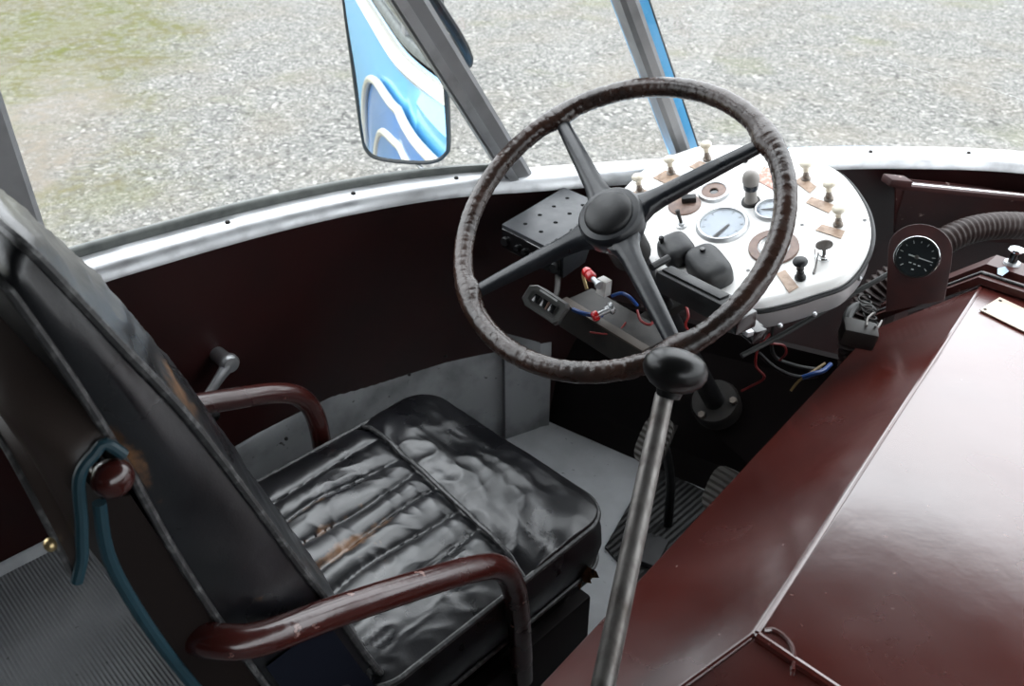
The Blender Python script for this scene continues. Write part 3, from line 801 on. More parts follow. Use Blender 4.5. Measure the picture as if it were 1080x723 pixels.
plate([(664, 205), (676, 199), (692, 205), (680, 212)])
plate([(727, 176), (738, 170), (755, 177), (744, 184)])
plate([(838, 192), (846, 186), (861, 197), (854, 204)])
plate([(850, 214), (856, 208), (881, 217), (874, 225)])
plate([(860, 243), (867, 237), (891, 244), (887, 252)])
plate([(819, 289), (828, 285), (842, 303), (832, 309)])
plate([(797, 190), (806, 176), (826, 184), (819, 202)], 'platepink')
# gauges
def gauge(px, py, r, name='gauge', face='dial', ned=None):
    b = dlathe(px, py, [(r*.86, .002), (r*.90, .006), (r*.97, .0065), (r*1.03, .004), (r*1.06, 0)], 'alu', name+'_bezel', dash, 44)
    f = dlathe(px, py, [(0, .002), (r*.87, .002), (r*.87, .001)], face, 'dial_face', b, 40)
    bm = NB(); lathe(bm, [(0, .0047), (r*.87, .0047)], D(px, py), dn, 40); build('cover_glass', bm, M['gglass'], b)
    if ned is not None:
        bm = NB(); a = ned; u = dxv*cos(a)+dyv*sin(a); w = dn.cross(u); c = D(px, py, .0033)
        prism(bm, [c-u*r*.18+w*r*.09, c-u*r*.18-w*r*.09, c+u*r*.55-w*r*.035, c+u*r*.62, c+u*r*.55+w*r*.035], dn*.0008); build('needle', bm, M['void'], b)
    for k in range(9):
        a = radians(-40+k*32.5); u = dxv*cos(a)+dyv*sin(a); bm = NB()
        box(bm, D(px, py, .0024)+u*r*.74, (r*.12, r*.022, .0005), u, dn.cross(u)); build('dial_tick', bm, M['grime'], f)
    return b
R1 = (D(789, 237)-D(735, 237)).length/2
g1 = gauge(762, 237, R1, ned=None)
bm = NB(); pa, pb = D(753, 252, .0034), D(769, 238, .0034); u = (pb-pa).normalized(); w = dn.cross(u)
prism(bm, [pa-w*.0036, pb-w*.0016, pb+w*.0016, pa+w*.0036], dn*.0009); build('needle', bm, M['void'], g1)
gauge(813, 222, R1*.62, ned=radians(210))
# brown-ringed horn/vent gauge under the rim
b = dlathe(816, 261, [(R1*.60, .003), (R1*.62, .0045), (R1*.92, .0045), (R1*.94, 0)], 'brownring', 'ring_gauge_bezel', dash, 40)
bm = NB(); lathe(bm, [(0, .0015), (R1*.60, .0015), (R1*.61, .003)], D(816, 261), dn, 36); build('dial_face', bm, M['white'], b)
bm = NB(); lathe(bm, [(R1*.50, .0035), (R1*.54, .005), (R1*.58, .0035)], D(816, 261), dn, 36); build('inner_ring', bm, M['alu'], b)
# socket with brown ring and hole
b = dlathe(753, 203, [(R1*.50, .004), (R1*.52, .006), (R1*.62, .006), (R1*.66, 0)], 'alu', 'socket_bezel', dash, 36)
bm = NB(); lathe(bm, [(R1*.17, .003), (R1*.2, .0045), (R1*.5, .004), (R1*.51, .002)], D(753, 203), dn, 36); build('socket_disc', bm, M['brownring'], b)
bm = NB(); lathe(bm, [(0, .0012), (R1*.18, .0012), (R1*.18, .003)], D(753, 203), dn, 20); build('socket_hole', bm, M['blackg'], b)
# brown switch disc partly behind the hub
b = dlathe(722, 216, [(0, .003), (R1*.62, .003), (R1*.66, .002), (R1*.68, 0)], 'brownring', 'switch_disc', dash, 36)
bm = NB(); cxp = D(727, 213, .008); box(bm, cxp, (.026, .013, .012), dxv*cos(.6)+dyv*sin(.6), dyv*cos(.6)-dxv*sin(.6)); build('switch_lever', bm, M['black'], b, bev=.002)
# toggle switch
b = dlathe(719, 238, [(0, .001), (.0095, .001), (.0095, .003), (.006, .0045), (.006, .008), (0, .008)], 'alu', 'toggle_switch', dash, 20)
bm = NB(); tube(bm, [D(719, 238, .006), D(717, 236, .022), D(716, 235, .030)], [.0028, .0036, .0044], 12); build('toggle_lever', bm, M['grime'], b)
# warning lamp on a grey stalk
lp = D(792, 213)
b = dlathe(792, 213, [(0, .004), (.016, .004), (.017, 0)], 'grime', 'indicator_lamp', dash, 24)
ax = (dn+dyv*.12-dxv*.03).normalized(); greyp = mat('grey_lamp_plastic', (.26, .24, .22), .4)
bm = NB(); lathe(bm, [(.013, 0), (.0105, .010), (.0095, .028), (.0, .028)], lp, ax, 24); build('lamp_stalk', bm, greyp, b)
bm = NB(); lathe(bm, [(.0, .0275), (.0125, .0275), (.0135, .031), (.0135, .038), (.0, .038)], lp, ax, 24); build('lamp_lens', bm, M['blackg'], b)
bm = NB(); lathe(bm, [(.0128, .0375), (.0150, .043), (.0152, .050), (.0128, .058), (.0075, .063), (0, .0645)], lp, ax, 24); build('lamp_cap', bm, greyp, b)
# ignition lock
lk = dlathe(869, 271, [(0, .009), (.0068, .009), (.0082, .007), (.0085, .003), (.0115, .0025), (.0120, 0)], 'chrome', 'ignition_lock', dash, 24)
# small holes and screws
for q in ((846, 237), (789, 285), (912, 232), (788, 318)):
    dlathe(*q, [(0, .0005), (.0032, .0005), (.0034, 0)], 'blackg', 'screw_hole', dash, 10)
for q in ((858, 319), (905, 282), (822, 331)):
    p = D(*q, -.022); p = p+(p-cen).normalized()*.004
    bm = NB(); sphere(bm, p, .0042, 12); build('screw', bm, M['alu'], dash)
# key: stands in the lock
key = thing('ignition_key', 'steel key standing in the lock at the right of the white panel', 'key', D(869, 271, .008))
kx = (dxv*.8+dyv*.6).normalized()
bm = NB(); box(bm, D(869, 271, .013), (.006, .002, .014), kx, dn.cross(kx), dn); build('key_blade', bm, M['steel'], key)
bm = NB(); c = D(869, 271, .027)
prism(bm, [c+kx*.0135*cos(2*pi*k/20)+dn*.0105*sin(2*pi*k/20)-dn.cross(kx)*.0012 for k in range(20)], dn.cross(kx)*.0024); build('key_bow', bm, M['steel'], key)
bm = NB(); c2 = c+kx*-.012-dn*.004
tube(bm, [c2+V((0, 0, -.012))+(kx*.35+dyv*-.6)*.012*cos(2*pi*k/24)+dn*.013*sin(2*pi*k/24) for k in range(24)], .0008, 6, closed=True); build('key_ring', bm, M['chrome'], key)
bm = NB(); tube(bm, [D(863, 272, .012), D(860, 284, .004), D(858, 289, .0015)], [.0012, .0018, .0022], 6); build('key_tag', bm, M['steel'], key)

# switch housing on the column: two black domes and a bar in front
sh = thing('indicator_switch_housing', 'dusty black twin-dome column switch housing in front of the large white-ringed gauge', 'switch', D(740, 285, .0))
def dome(px, py, rx, ry2, hgt, ang, par, nm='dome'):
    bm = NB(); c = D(px, py, .0006); u = dxv*cos(ang)+dyv*sin(ang); w = dn.cross(u); rows = []
    for k, (s, h) in enumerate(((1.0, 0), (1.0, .35), (.96, .62), (.85, .85), (.62, .97), (.3, 1.0), (.001, 1.0))):
        row = []
        for j in range(40):
            a = 2*pi*j/40; ca, sa = cos(a), sin(a)
            e_ = .62
            x = rx*s*math.copysign(abs(ca)**e_, ca); y = ry2*s*math.copysign(abs(sa)**e_, sa)
            row.append(c+u*x+w*y+dn*hgt*h*(1-.25*(y/ry2 < -.3)*0))
        rows.append(row)
    add_grid(bm, rows, wrap_u=True); return build(nm, bm, M['dusty'], par, sharp=60)
d1 = dome(714, 268, .033, .029, .030, radians(-28), sh)
d2 = dome(748, 287, .046, .031, .034, radians(-28), sh)
for q, d_ in (((698, 254), .0), ((741, 266), .0)):
    p = D(q[0]+2, q[1]+14, .033)
    bm = NB(); lathe(bm, [(0, .007), (.004, .0068), (.005, .004), (.004, 0), (.004, -.008)], p, dn, 14); build('push_button', bm, M['blackg'], sh)
ba, bb2 = at(700, 288, 1.34), at(775, 326, 1.235)
bu = (bb2-ba).normalized(); bw = (V((0, 0, 1))-bu*bu.z).normalized(); bv = bu.cross(bw)
Lb = (bb2-ba).length
bm = NB(); box(bm, (ba+bb2)/2+bw*-.008, (Lb, .036, .034), bu, bv, bw); bar = build('switch_body', bm, M['black'], sh, bev=.004)
bm = NB(); box(bm, (ba+bb2)/2+bw*.0105-bu*.008, (Lb*.82, .020, .004), bu, bv, bw); build('raised_rib', bm, M['black'], bar, bev=.0012)
bm = NB(); lathe(bm, [(0, .004), (.003, .004), (.0034, .0055), (.006, .0055), (.0065, 0)], bb2-bu*.006+bw*.009, bw, 16); build('screw', bm, M['steel'], bar)
bm = NB(); box(bm, bb2+bu*.010+bw*-.012, (.030, .042, .028), bu, bv, bw); build('end_cap', bm, M['blackg'], bar, bev=.004)
bm = NB(); p = ba+bw*.004-bu*.012; tube(bm, [p+bv*.015+bw*.006, p-bv*.02+bw*.012], .006, 14); build('clamp', bm, M['black'], sh)

# ================================================================ GEAR LEVER
gk_, gb = at(709, 396, .945), at(636, 723, .862)
pc0, pc1, pb1 = at_z(795, 668, .80), at_z(1037, 300, .805), at_z(920, 347, .68)
pn_ = (pc1-pc0).cross(pb1-pc0).normalized(); pn_ = pn_ if pn_.z > 0 else -pn_
gb2 = at(632, 748, .850); gb3 = gb2 - pn_*((gb2-pc0).dot(pn_)-.008)
gb2 = gb2.lerp(gb3, .3)
gl = thing('gear_lever', 'long worn steel gear lever with round black knob', 'gear lever', gb)
rodir = (gb-at(701, 412, .955)); 
bm = NB(); top_ = at(701, 416, .952); tube(bm, [top_, top_.lerp(gb, .33), top_.lerp(gb, .66), gb, gb2, gb3], [.0108, .0118, .0122, .0125, .0125, .0125], 18); build('shaft', bm, M['steel'], gl)
gax = (top_-gb).normalized()
bm = NB(); lathe(bm, [(0, -.027), (.0135, -.0265), (.015, -.0195), (.024, -.015), (.033, -.006), (.0365, .003), (.0355, .012), (.030, .020), (.021, .0255), (.009, .028), (0, .0285)], at(711, 394, .945), (gax*.75+V((.15, -.1, .4))).normalized(), 40); e = build('gear_knob', bm, mat('black_bakelite_ball', (.006, .006, .006), .30, spec=.35), gl)

# ================================================================ ENGINE COVER
ec = thing('engine_cover', 'big glossy maroon engine cover with sloping sides beside the driver', 'engine cover', (.05, .95, FZ))
cr0, cr1 = at_z(795, 668, .80), at_z(1037, 300, .805)
bt0, bt1 = at_z(590, 700, .60), at_z(920, 347, .68)
rl = at_z(716, 726, .735)
mx = lambda p: V((.10-p.x, p.y, p.z))
rearb = V((rl.x+.02, rl.y-.10, .45)); 
chn = (cr1-cr0).cross(bt1-cr0).normalized()          # the sloping side is one flat sheet
rl = at_plane(716, 726, cr0, chn); bt0 = at_plane(590, 700, cr0, chn)
bt0b = bt1.lerp(bt0, (bt1.y-.25)/(bt1.y-bt0.y))
bm = NB()
P = dict(cr0=cr0, cr1=cr1, bt0=bt0b, bt1=bt1, rl=V((rl.x, rl.y, rl.z)), fl=V((bt0b.x, bt0b.y, PZ)), ff=V((bt1.x, bt1.y, PZ-.2)), rb=V((rl.x, rl.y-.15, PZ)))
Lv = {k: bm.verts.new(v) for k, v in P.items()}; Rv = {k: bm.verts.new(mx(v)) for k, v in P.items()}
F = bm.faces.new
F((Lv['cr0'], Lv['cr1'], Rv['cr1'], Rv['cr0']))
for S in (Lv, Rv):
    F((S['cr0'], S['rl'], S['bt0'], S['bt1'], S['cr1']))
    F((S['bt0'], S['fl'], S['ff'], S['bt1'])); F((S['rl'], S['rb'], S['fl'], S['bt0']))
F((Lv['cr0'], Rv['cr0'], Rv['rl'], Lv['rl'])); F((Lv['rl'], Rv['rl'], Rv['rb'], Lv['rb'])); F((Lv['cr1'], Lv['bt1'], Lv['ff'], Rv['ff'], Rv['bt1'], Rv['cr1']))
body = build('cover_body', bm, M['cover'], ec, bev=.006, seg=3, sharp=50)
# rubber boot of the gear lever, sitting on the sloping side of the cover
loc_ = gb3 - V(ec.location); nrm_ = (bt1-cr0).cross(bt0b-cr0).normalized(); nrm_ = nrm_ if nrm_.z > 0 else -nrm_
hitp = gb3 - nrm_*((gb3-cr0).dot(nrm_))
bm = NB(); hh_ = max(.012, (gb3-hitp).length)
lathe(bm, [(.030, .0015), (.028, .006), (.021, .009), (.018, hh_*.6+.006), (.015, hh_+.006), (.013, hh_+.010)], hitp, nrm_, 28); build('lever_boot', bm, M['rubber'], gl)
# beads along the creases
def bead(pts, r, m='cover', nm='edge_bead'):
    bm = NB(); tube(bm, pts, r, 8); return build(nm, bm, M[m], ec)
bead([cr0+V((.002, .004, -.001)), cr0.lerp(cr1, .5)+V((0, 0, -.001)), cr1+V((0, -.006, -.001))], .0032)
bead([cr0+V((.004, 0, -.001)), mx(cr0)+V((-.004, 0, -.001))], .0055)
bead([cr0+V((0, 0, -.001)), V((rl.x, rl.y, rl.z))], .003)
# raised panel arc near the rear edge
bm = NB(); arcp = [at_z(806, 664, .801), at_z(818, 664, .802), at_z(832, 675, .802), at_z(838, 690, .802), at_z(836, 706, .801)]
tube(bm, spline(arcp, 5), .0022, 6); build('weld_bead', bm, M['cover'], ec)
# front collar the cover closes against
def sec(y, o, zo=0):
    a = V((bt1.x-o, y, bt1.z-.25)); b = V((bt1.x-o, y, bt1.z+o*.3+zo)); c = V((cr1.x-o*.5, y, cr1.z+o+zo))
    L_ = [a, b, c]; return L_+[mx(p) for p in reversed(L_)]
y0 = cr1.y
bm = NB()
rows = [sec(y0-.012, .004), sec(y0-.012, .016), sec(y0+.012, .018), sec(y0+.014, .008), sec(y0+.026, .008), sec(y0+.028, .024), sec(y0+.075, .024), sec(y0+.085, .012), sec(y0+.12, .0, -.04)]
add_grid(bm, rows); cl = build('front_collar', bm, mat('dull_maroon_paint', (.042, .008, .006), .45, spec=.35, coat=.25, coat_rough=.25, var2=((.16, .09, .08), 60, .69, .73)), ec, sharp=30)
bm = NB(); tube(bm, [p+V((0, -.001, .001)) for p in sec(y0+.002, .0185)[1:5]], .0026, 8); build('sealing_strip', bm, M['piping'], ec)
# cream maker's plate
npq = [at_z(*q, .8062) for q in ((1033, 327), (1054, 314), (1106, 338), (1086, 353))]
bm = NB(); prism(bm, npq, V((0, 0, .0016))); npl = build('nameplate', bm, M['platecream'], ec); npl['label'] = 'cream metal nameplate'
for q in ((1039, 326), (1055, 317)):
    bm = NB(); sphere(bm, at_z(*q, .8078), .0028, 10, sz=.6); build('screw', bm, M['grime'], npl)
# black latch button on the collar
kb = at_z(1067, 278, cr1.z+.024)
bm = NB(); lathe(bm, [(0, .004), (.0125, .004), (.0135, .0)], kb, (0, 0, 1), 20); lt = build('latch_washer', bm, M['alu'], ec)
bm = NB(); lathe(bm, [(.0075, .003), (.0070, .024), (.0, .024)], kb, (0, 0, 1), 18); lt2 = build('latch_button', bm, M['blackg'], lt)
bm = NB(); lathe(bm, [(0, .023), (.0118, .0235), (.0125, .026), (.011, .0285), (0, .0295)], kb, (0, 0, 1), 20); e = build('button_cap', bm, M['chrome'], lt)
# chipped blue paint fleck
bm = NB(); q = [at_z(*s, cr1.z+.0245) for s in ((1052, 283), (1060, 281), (1064, 286), (1057, 291), (1052, 289))]
prism(bm, q, V((0, 0, .0004))); e = build('paint_chip', bm, mat('pale_blue_paint_chip', (.25, .33, .40), .5), ec)

# ================================================================ ROUND PRESSURE GAUGE ON BRACKET
gc = at(967, 271, 1.34); gn = (CAM-gc); gn = (gn.normalized()*.9+V((0, -.25, .05))).normalized()
gx = V((0, 0, 1)).cross(gn).normalized(); gy = gn.cross(gx)
pg = thing('pressure_gauge', 'round black-faced chromed gauge on a maroon bracket at the engine cover front', 'gauge', gc)
kk = 1.34/FPX*1.05
bp = [(-13, -62), (-29, 2)]+[(cos(a)*30, 6+sin(a)*27) for a in [pi-.15-k*(pi-.3)/14 for k in range(15)]]+[(32, -2), (36, -36), (24, -42)]
bm = NB(); prism(bm, [gc+gx*(x*kk)+gy*(y*kk)-gn*.012 for x, y in bp], -gn*.005); build('bracket', bm, M['wallm'] if False else mat('dark_maroon_bracket', (.035, .008, .007), .45, var=((.02, .006, .006), 40, .4, .7)), pg, bev=.0012)
GR = 23*1.34/FPX
bm = NB(); lathe(bm, [(GR*.85, .002), (GR*.88, .006), (GR*.95, .0065), (GR*1.0, .003), (GR*1.0, -.012)], gc, gn, 44); bz = build('bezel', bm, M['chrome'], pg)
bm = NB(); lathe(bm, [(0, .001), (GR*.88, .001), (GR*.88, -.01)], gc, gn, 40); df = build('dial_face', bm, M['dialdark'], pg)
bm = NB(); lathe(bm, [(0, .0045), (GR*.87, .0045)], gc, gn, 40); build('cover_glass', bm, M['gglass'], bz)
bm = NB(); na = radians(-6); u = gx*cos(na)+gy*sin(na); w = gn.cross(u); c = gc+gn*.0026
prism(bm, [c-u*GR*.36-w*.0011, c+u*GR*.72-w*.0005, c+u*GR*.72+w*.0005, c-u*GR*.36+w*.0011], gn*.0006); nd = build('needle', bm, M['mark'], pg)
bm = NB(); lathe(bm, [(0, .0042), (.003, .004), (.0034, .002)], gc, gn, 12); build('needle_boss', bm, M['steel'], nd)
for k in range(11):
    a = radians(222-k*26.5); u = gx*cos(a)+gy*sin(a); bm = NB(); L_ = .14 if k % 2 == 0 else .08
    box(bm, gc+gn*.0014+u*GR*.70, (GR*L_, GR*.035, .0004), u, gn.cross(u)); build('dial_tick', bm, M['mark'], df)
for sx_, sy_ in ((-.2, -.3), (0, -.33), (.2, -.36), (-.02, -.58)):     # small unreadable legend blocks as on the dial
    bm = NB(); box(bm, gc+gn*.0014+gx*GR*sx_+gy*GR*sy_, (GR*.11, GR*.05, .0003), gx, gy); build('dial_tick', bm, M['mark'], df)

# ================================================================ CORRUGATED HOSE
hp = spline([at(1150, 246, 1.74), at(1080, 238, 1.70), at(1035, 240, 1.68), at(1000, 252, 1.665), at(965, 277, 1.66), at(930, 300, 1.68), at(912, 322, 1.70), at(900, 350, 1.72), at(898, 400, 1.76)], 40)
bm = NB(); L = 0; rs = []
for i, p in enumerate(hp):
    if i: L += (p-hp[i-1]).length
    rs.append(.0255+.0022*sin(L*2*pi/.0105))
# resample denser so that each corrugation is resolved
dense = []; rr = []; L = 0
for a, b in zip(hp, hp[1:]):
    n = max(1, int((b-a).length/.0016))
    for k in range(n):
        dense.append(a.lerp(b, k/n))
L = 0
for i, p in enumerate(dense):
    if i: L += (p-dense[i-1]).length
    rr.append(.0250+.0026*sin(L*2*pi/.0115))
tube(bm, dense, rr, 20); recentre(tag(build('corrugated_hose', bm, M['hose'], sharp=80), 'brown corrugated rubber hose behind the round gauge', 'hose'))

# ================================================================ PARCEL TRAY on the front wall
T0, T1 = at(938, 192, 1.70), at(1078, 206, 1.78)
tu = (T1-T0).normalized(); tray = thing('parcel_tray', 'chipped maroon pocket tray with a wire rail on the front wall', 'tray', T0)
bk_ = V((-tu.y, tu.x, 0)); bk_ = bk_ if bk_.y > 0 else -bk_
Lr = (T1-T0).length+.08
def trow(s, z0, d): return T0+tu*(Lr*s)+V((0, 0, z0))+bk_*d
tm = mat('chipped_maroon_tray_paint', (.032, .008, .007), .55, spec=.2, var2=((.30, .22, .20), 40, .66, .70), var=((.02, .007, .007), 15, .4, .7))
bm = NB(); prism(bm, [trow(.10, -.012, .0), trow(1.0, -.012, .0), trow(1.0, -.135, .06), trow(.22, -.135, .06), trow(.16, -.08, .035)], bk_*.008); build('front_panel', bm, tm, tray, bev=.002)
bm = NB(); prism(bm, [trow(.02, 0, -.012), trow(1.0, 0, -.012), trow(1.0, 0, .02), trow(.02, 0, .02)], V((0, 0, -.010))); build('top_lip', bm, tm, tray, bev=.002)
bm = NB(); box(bm, trow(.04, .004, 0), (.050, .034, .016), tu, bk_); build('end_cap', bm, tm, tray, bev=.004)
bm = NB(); box(bm, trow(.93, .004, 0), (.040, .034, .016), tu, bk_); build('end_cap', bm, tm, tray, bev=.004)
bm = NB(); tube(bm, [trow(.10, .006, -.014), trow(.95, .006, -.014)], .0016, 8); build('wire_rail', bm, M['chrome'], tray)
bm = NB(); prism(bm, [trow(.2, -.02, .09), trow(1, -.02, .09), trow(1, -.135, .07), trow(.24, -.135, .07)], bk_*.006); build('back_plate', bm, tm, tray)

# ================================================================ BLACK PERFORATED BOX (left of wheel)
BZ = .838
q0, q1, q2, q3 = [at_z(*q, BZ) for q in ((529, 236), (595, 197), (668, 236), (600, 272))]
q3 = q0.lerp(q3, .93)
bx_o = q0+V((0, 0, -.06)); pbx = thing('perforated_box', 'flat black metal radio box with perforated lid left of the wheel hub', 'radio', (q0+q2)/2+V((0, 0, -.05)))
bm = NB(); prism(bm, [q0, q1, q1+(q3-q0)*.60, q3+(q1-q0)*.35, q3], V((0, 0, -.045))); build('case', bm, M['tin'], pbx, bev=.003)
eu, ew = (q3-q0), (q1-q0)
for i in range(3):
    for j in range(4):
        if i == 2 and j > 1: continue
        c = q0+eu*(.22+.26*i)+ew*(.16+.225*j)
        bm = NB(); lathe(bm, [(0, .0006), (.0040, .0006), (.0042, 0)], c, (0, 0, 1), 14); build('vent_hole', bm, M['void'], pbx)
fc = q0.lerp(q3, .5)+V((0, 0, -.024)); fn = -ew.normalized()
bm = NB(); box(bm, fc+fn*.002, (eu.length*.94, .006, .036), eu, ew); fp_ = build('front_panel', bm, M['blackg'], pbx, bev=.0015)
for s_ in (.1, .3, .42, .54, .66, .9):
    bm = NB(); lathe(bm, [(0, .008), (.0045 if .2 < s_ < .8 else .0075, .008), (.005 if .2 < s_ < .8 else .0085, 0)], q0.lerp(q3, s_)+V((0, 0, -.026))+fn*.004, fn, 14); build('control_knob', bm, M['black'], fp_)
bm = NB(); c0 = q0.lerp(q1, .5)+V((-.01, 0, -.05)); box(bm, c0+eu*.35+V((0, 0, -.012)), (eu.length*.6, ew.length*.7, .016), eu, ew); build('mounting_tray', bm, M['grime'], pbx)

# ================================================================ ROCKER SWITCH BOX
s0 = at(574, 320, 1.36)
sx_, sy_ = (at(592, 332, 1.335)-at(556, 308, 1.385)).normalized(), None
sn = (CAM-s0).normalized(); sn = (sn*.8+V((-.1, -.3, .25))).normalized(); sx_ = (sx_-sn*sx_.dot(sn)).normalized(); sy_ = sn.cross(sx_)
swb = thing('rocker_switch_panel', 'small grey-framed rocker switch box hanging under the radio box', 'switch', s0)
bm = NB(); 
def sq(hw_, hh_, d): return [s0+sx_*x+sy_*y+sn*d for x, y in ((-hw_, -hh_*.6), (-hw_*.7, -hh_), (hw_*.85, -hh_), (hw_, -hh_*.7), (hw_, hh_*.7), (hw_*.85, hh_), (-hw_*.7, hh_), (-hw_, hh_*.6))]
rows = [sq(.027, .0105, .0005), sq(.0275, .011, .004), sq(.035, .018, .004), sq(.037, .0195, .0), sq(.035, .020, -.02), sq(.030, .021, -.036)]
vs = add_grid(bm, rows, wrap_u=True); bm.faces.new(vs[0]); bm.faces.new(vs[-1]); build('case', bm, mat('satin_grey_plastic', (.09, .09, .086), .4, metal=.3), swb)
for k in range(3):
    c = s0+sx_*(-.0155+.0155*k)+sn*.0015
    bm = NB(); box(bm, c-sy_*.0, (.0105, .013, .004), (sx_+sn*.15), sy_); r_ = build('rocker', bm, M['blackg'], swb, bev=.001)
    bm = NB(); box(bm, c+sx_*.0068+sn*.001, (.0026, .013, .004), sx_, sy_); e = build('rocker_rib', bm, M['chrome'] if k != 1 else M['brownring'], r_)
bm = NB(); box(bm, s0+sy_*.0148+sn*.0045, (.034, .003, .0008), sx_, sy_); build('label_strip', bm, M['mark'], swb)
bm = NB(); tube(bm, spline([s0-sn*.033, s0-sn*.06+V((-.02, .03, .01)), s0-sn*.075+V((-.05, .06, .03))], 6), .005, 8); build('mounting_bracket', bm, M['grime'], swb)

# ================================================================ WIRING TRAY under the column + bits
w0, w1 = at(608, 311, 1.455), at(694, 362, 1.34)
wb = thing('wiring_tray', 'grimy steel wiring tray under the steering column', 'tray', (w0+w1)/2)
du = (w1-w0).normalized(); dv = V((0, 0, 1)).cross(du).normalized(); dw = du.cross(dv)
Lw = (w1-w0).length
bm = NB(); box(bm, (w0+w1)/2-dw*.024, (Lw, .075, .05), du, dv); build('channel', bm, M['grime'], wb, bev=.003)
bm = NB(); box(bm, (w0+w1)/2+dw*.002-dv*.03, (Lw*1.02, .018, .004), du, dv); build('flange', bm, mat('brown_grey_flange', (.060, .048, .039), .5, metal=.4), wb, bev=.001)
bm = NB(); box(bm, w0.lerp(w1, .45)+V((0, .13, -.055)), (.03, .22, .016), dv*0+V((1, 0, 0)), V((0, 1, 0))); build('support_arm', bm, M['grime'], wb)
ru = at(622, 290, 1.40)
rk = thing('fuse_terminal', 'red ribbed plastic knob beside a white connector under the wheel', 'knob', ru)
bm = NB(); ax = (du*.9-dv*.3).normalized(); lathe(bm, [(0, -.016), (.007, -.016), (.0085, -.012), (.0085, -.005), (.007, -.003), (.0085, -.001), (.0085, .008), (.006, .012), (0, .012)], ru, ax, 18); build('cap', bm, M['red'], rk)
bm = NB(); lathe(bm, [(.0045, .011), (.0045, .03), (.007, .031), (.007, .036), (0, .036)], ru, ax, 12); build('threaded_stem', bm, M['alu'], rk)
bm = NB(); tube(bm, spline([ru-ax*.016, ru-ax*.024-dw*.012, ru-ax*.006-dw*.03], 5), .003, 8); build('terminal_tab', bm, M['brass'], rk)
wc_ = at(637, 302, 1.385)
bm = NB(); box(bm, wc_, (.020, .015, .028), du, dv, dw); ob = build('white_connector', bm, M['whitep'], bev=.0015); recentre(tag(ob, 'white plastic connector block standing on the wiring tray', 'connector'))
rb = at(628, 333, 1.36)
rbt = thing('red_push_button', 'round red button on a grey stem at the front of the wiring tray', 'button', rb)
bx = (-du*.35-dv*.8-dw*.3).normalized()
bm = NB(); lathe(bm, [(0, .006), (.0065, .0055), (.0085, .003), (.0085, -.004), (.005, -.005)], rb, bx, 20); build('button_cap', bm, M['red'], rbt)
bm = NB(); lathe(bm, [(.0048, -.004), (.0048, -.024), (.009, -.025), (.009, -.030), (.0, -.031)], rb, bx, 12); build('stem', bm, M['alu'], rbt)
# nut beside it
bm = NB(); lathe(bm, [(0, .008), (.0055, .008), (.0065, 0), (.0095, 0), (.0095, -.006)], at(643, 325, 1.365), bx, 12); recentre(tag(build('hex_nut', bm, M['alu']), 'small bright hexagonal nut beside the red button', 'nut'))
# wires
def wire(nm, pts, r, m, label, cat='wire', per=10, group=None):
    bm = NB(); tube(bm, spline(pts, per), r, 8); return recentre(tag(build(nm, bm, M[m]), label, cat, group))
wire('blue_wire', [at(604, 326, 1.38), at(614, 330, 1.37), at(624, 332, 1.375), at(640, 334, 1.42)], .0036, 'blue', 'short blue wire running into the red button')
wire('blue_lead', [at(645, 312, 1.38), at(655, 309, 1.375), at(664, 313, 1.38), at(672, 322, 1.40)], .0030, 'blue', 'blue lead lying beside the white connector')
wire('red_wire', [at(672, 327, 1.38), at(676, 338, 1.36), at(686, 342, 1.35), at(690, 333, 1.36), at(682, 325, 1.38)], .0022, 'redwire', 'looped red wire at the foot of the lower spoke')
wire('red_wire', [at(724, 323, 1.36), at(726, 333, 1.35), at(723, 343, 1.36), at(728, 350, 1.37)], .0022, 'redwire', 'red wire hanging between the lower spoke and the rim')
wire('red_wire', [at(622, 350, 1.38), at(640, 352, 1.37), at(652, 349, 1.37), at(660, 340, 1.38)], .0015, 'redwire', 'thin dark red wire below the red button')
wire('red_wire', [at(658, 352, 1.37), at(662, 362, 1.36), at(672, 364, 1.355), at(674, 356, 1.36)], .002, 'redwire', 'small red-brown wire loop under the wiring tray')
wire('red_cable', [at(812, 352, 1.50), at(800, 366, 1.50), at(797, 385, 1.52), at(806, 398, 1.53), at(790, 408, 1.55), at(782, 412, 1.56)], .0024, 'redwire', 'red cable drooping below the white panel')
wire('red_cable', [at(812, 362, 1.52), at(826, 364, 1.53), at(829, 372, 1.54), at(822, 380, 1.56)], .0022, 'redwire', 'short red cable curling under the panel edge')
wire('black_cable', [at(800, 372, 1.54), at(818, 388, 1.54), at(840, 397, 1.56), at(862, 396, 1.57)], .004, 'black', 'black cable sagging below the white panel')
wire('black_cable', [D(815, 290, -.088), at(815, 372, 1.55), at(838, 385, 1.60), at(868, 390, 1.62)], .0035, 'rubber', 'black cable strung high under the white panel')
wire('blue_cable', [at(846, 398, 1.56), at(858, 394, 1.555), at(868, 391, 1.56), at(876, 384, 1.58)], .0045, 'blue', 'blue cable end in the shadow left of the engine cover')
wire('tan_cable', [at(834, 412, 1.56), at(842, 402, 1.56), at(852, 395, 1.56), at(870, 383, 1.58)], .0026, 'yellowwire', 'tan cable crossing the blue cable end')
wire('control_cable', [at(782, 375, 1.42), at(830, 350, 1.44), at(885, 318, 1.44), at(942, 286, 1.43)], .0046, 'rubber', 'straight black control rod between the panel and the round gauge', 'rod', 4)
wire('coolant_hose', [at(896, 352, 1.44), at(893, 338, 1.45), at(899, 326, 1.47), at(911, 322, 1.49), at(920, 328, 1.52)], .0085, 'rubber', 'curved black rubber hose above the relay box', 'hose')
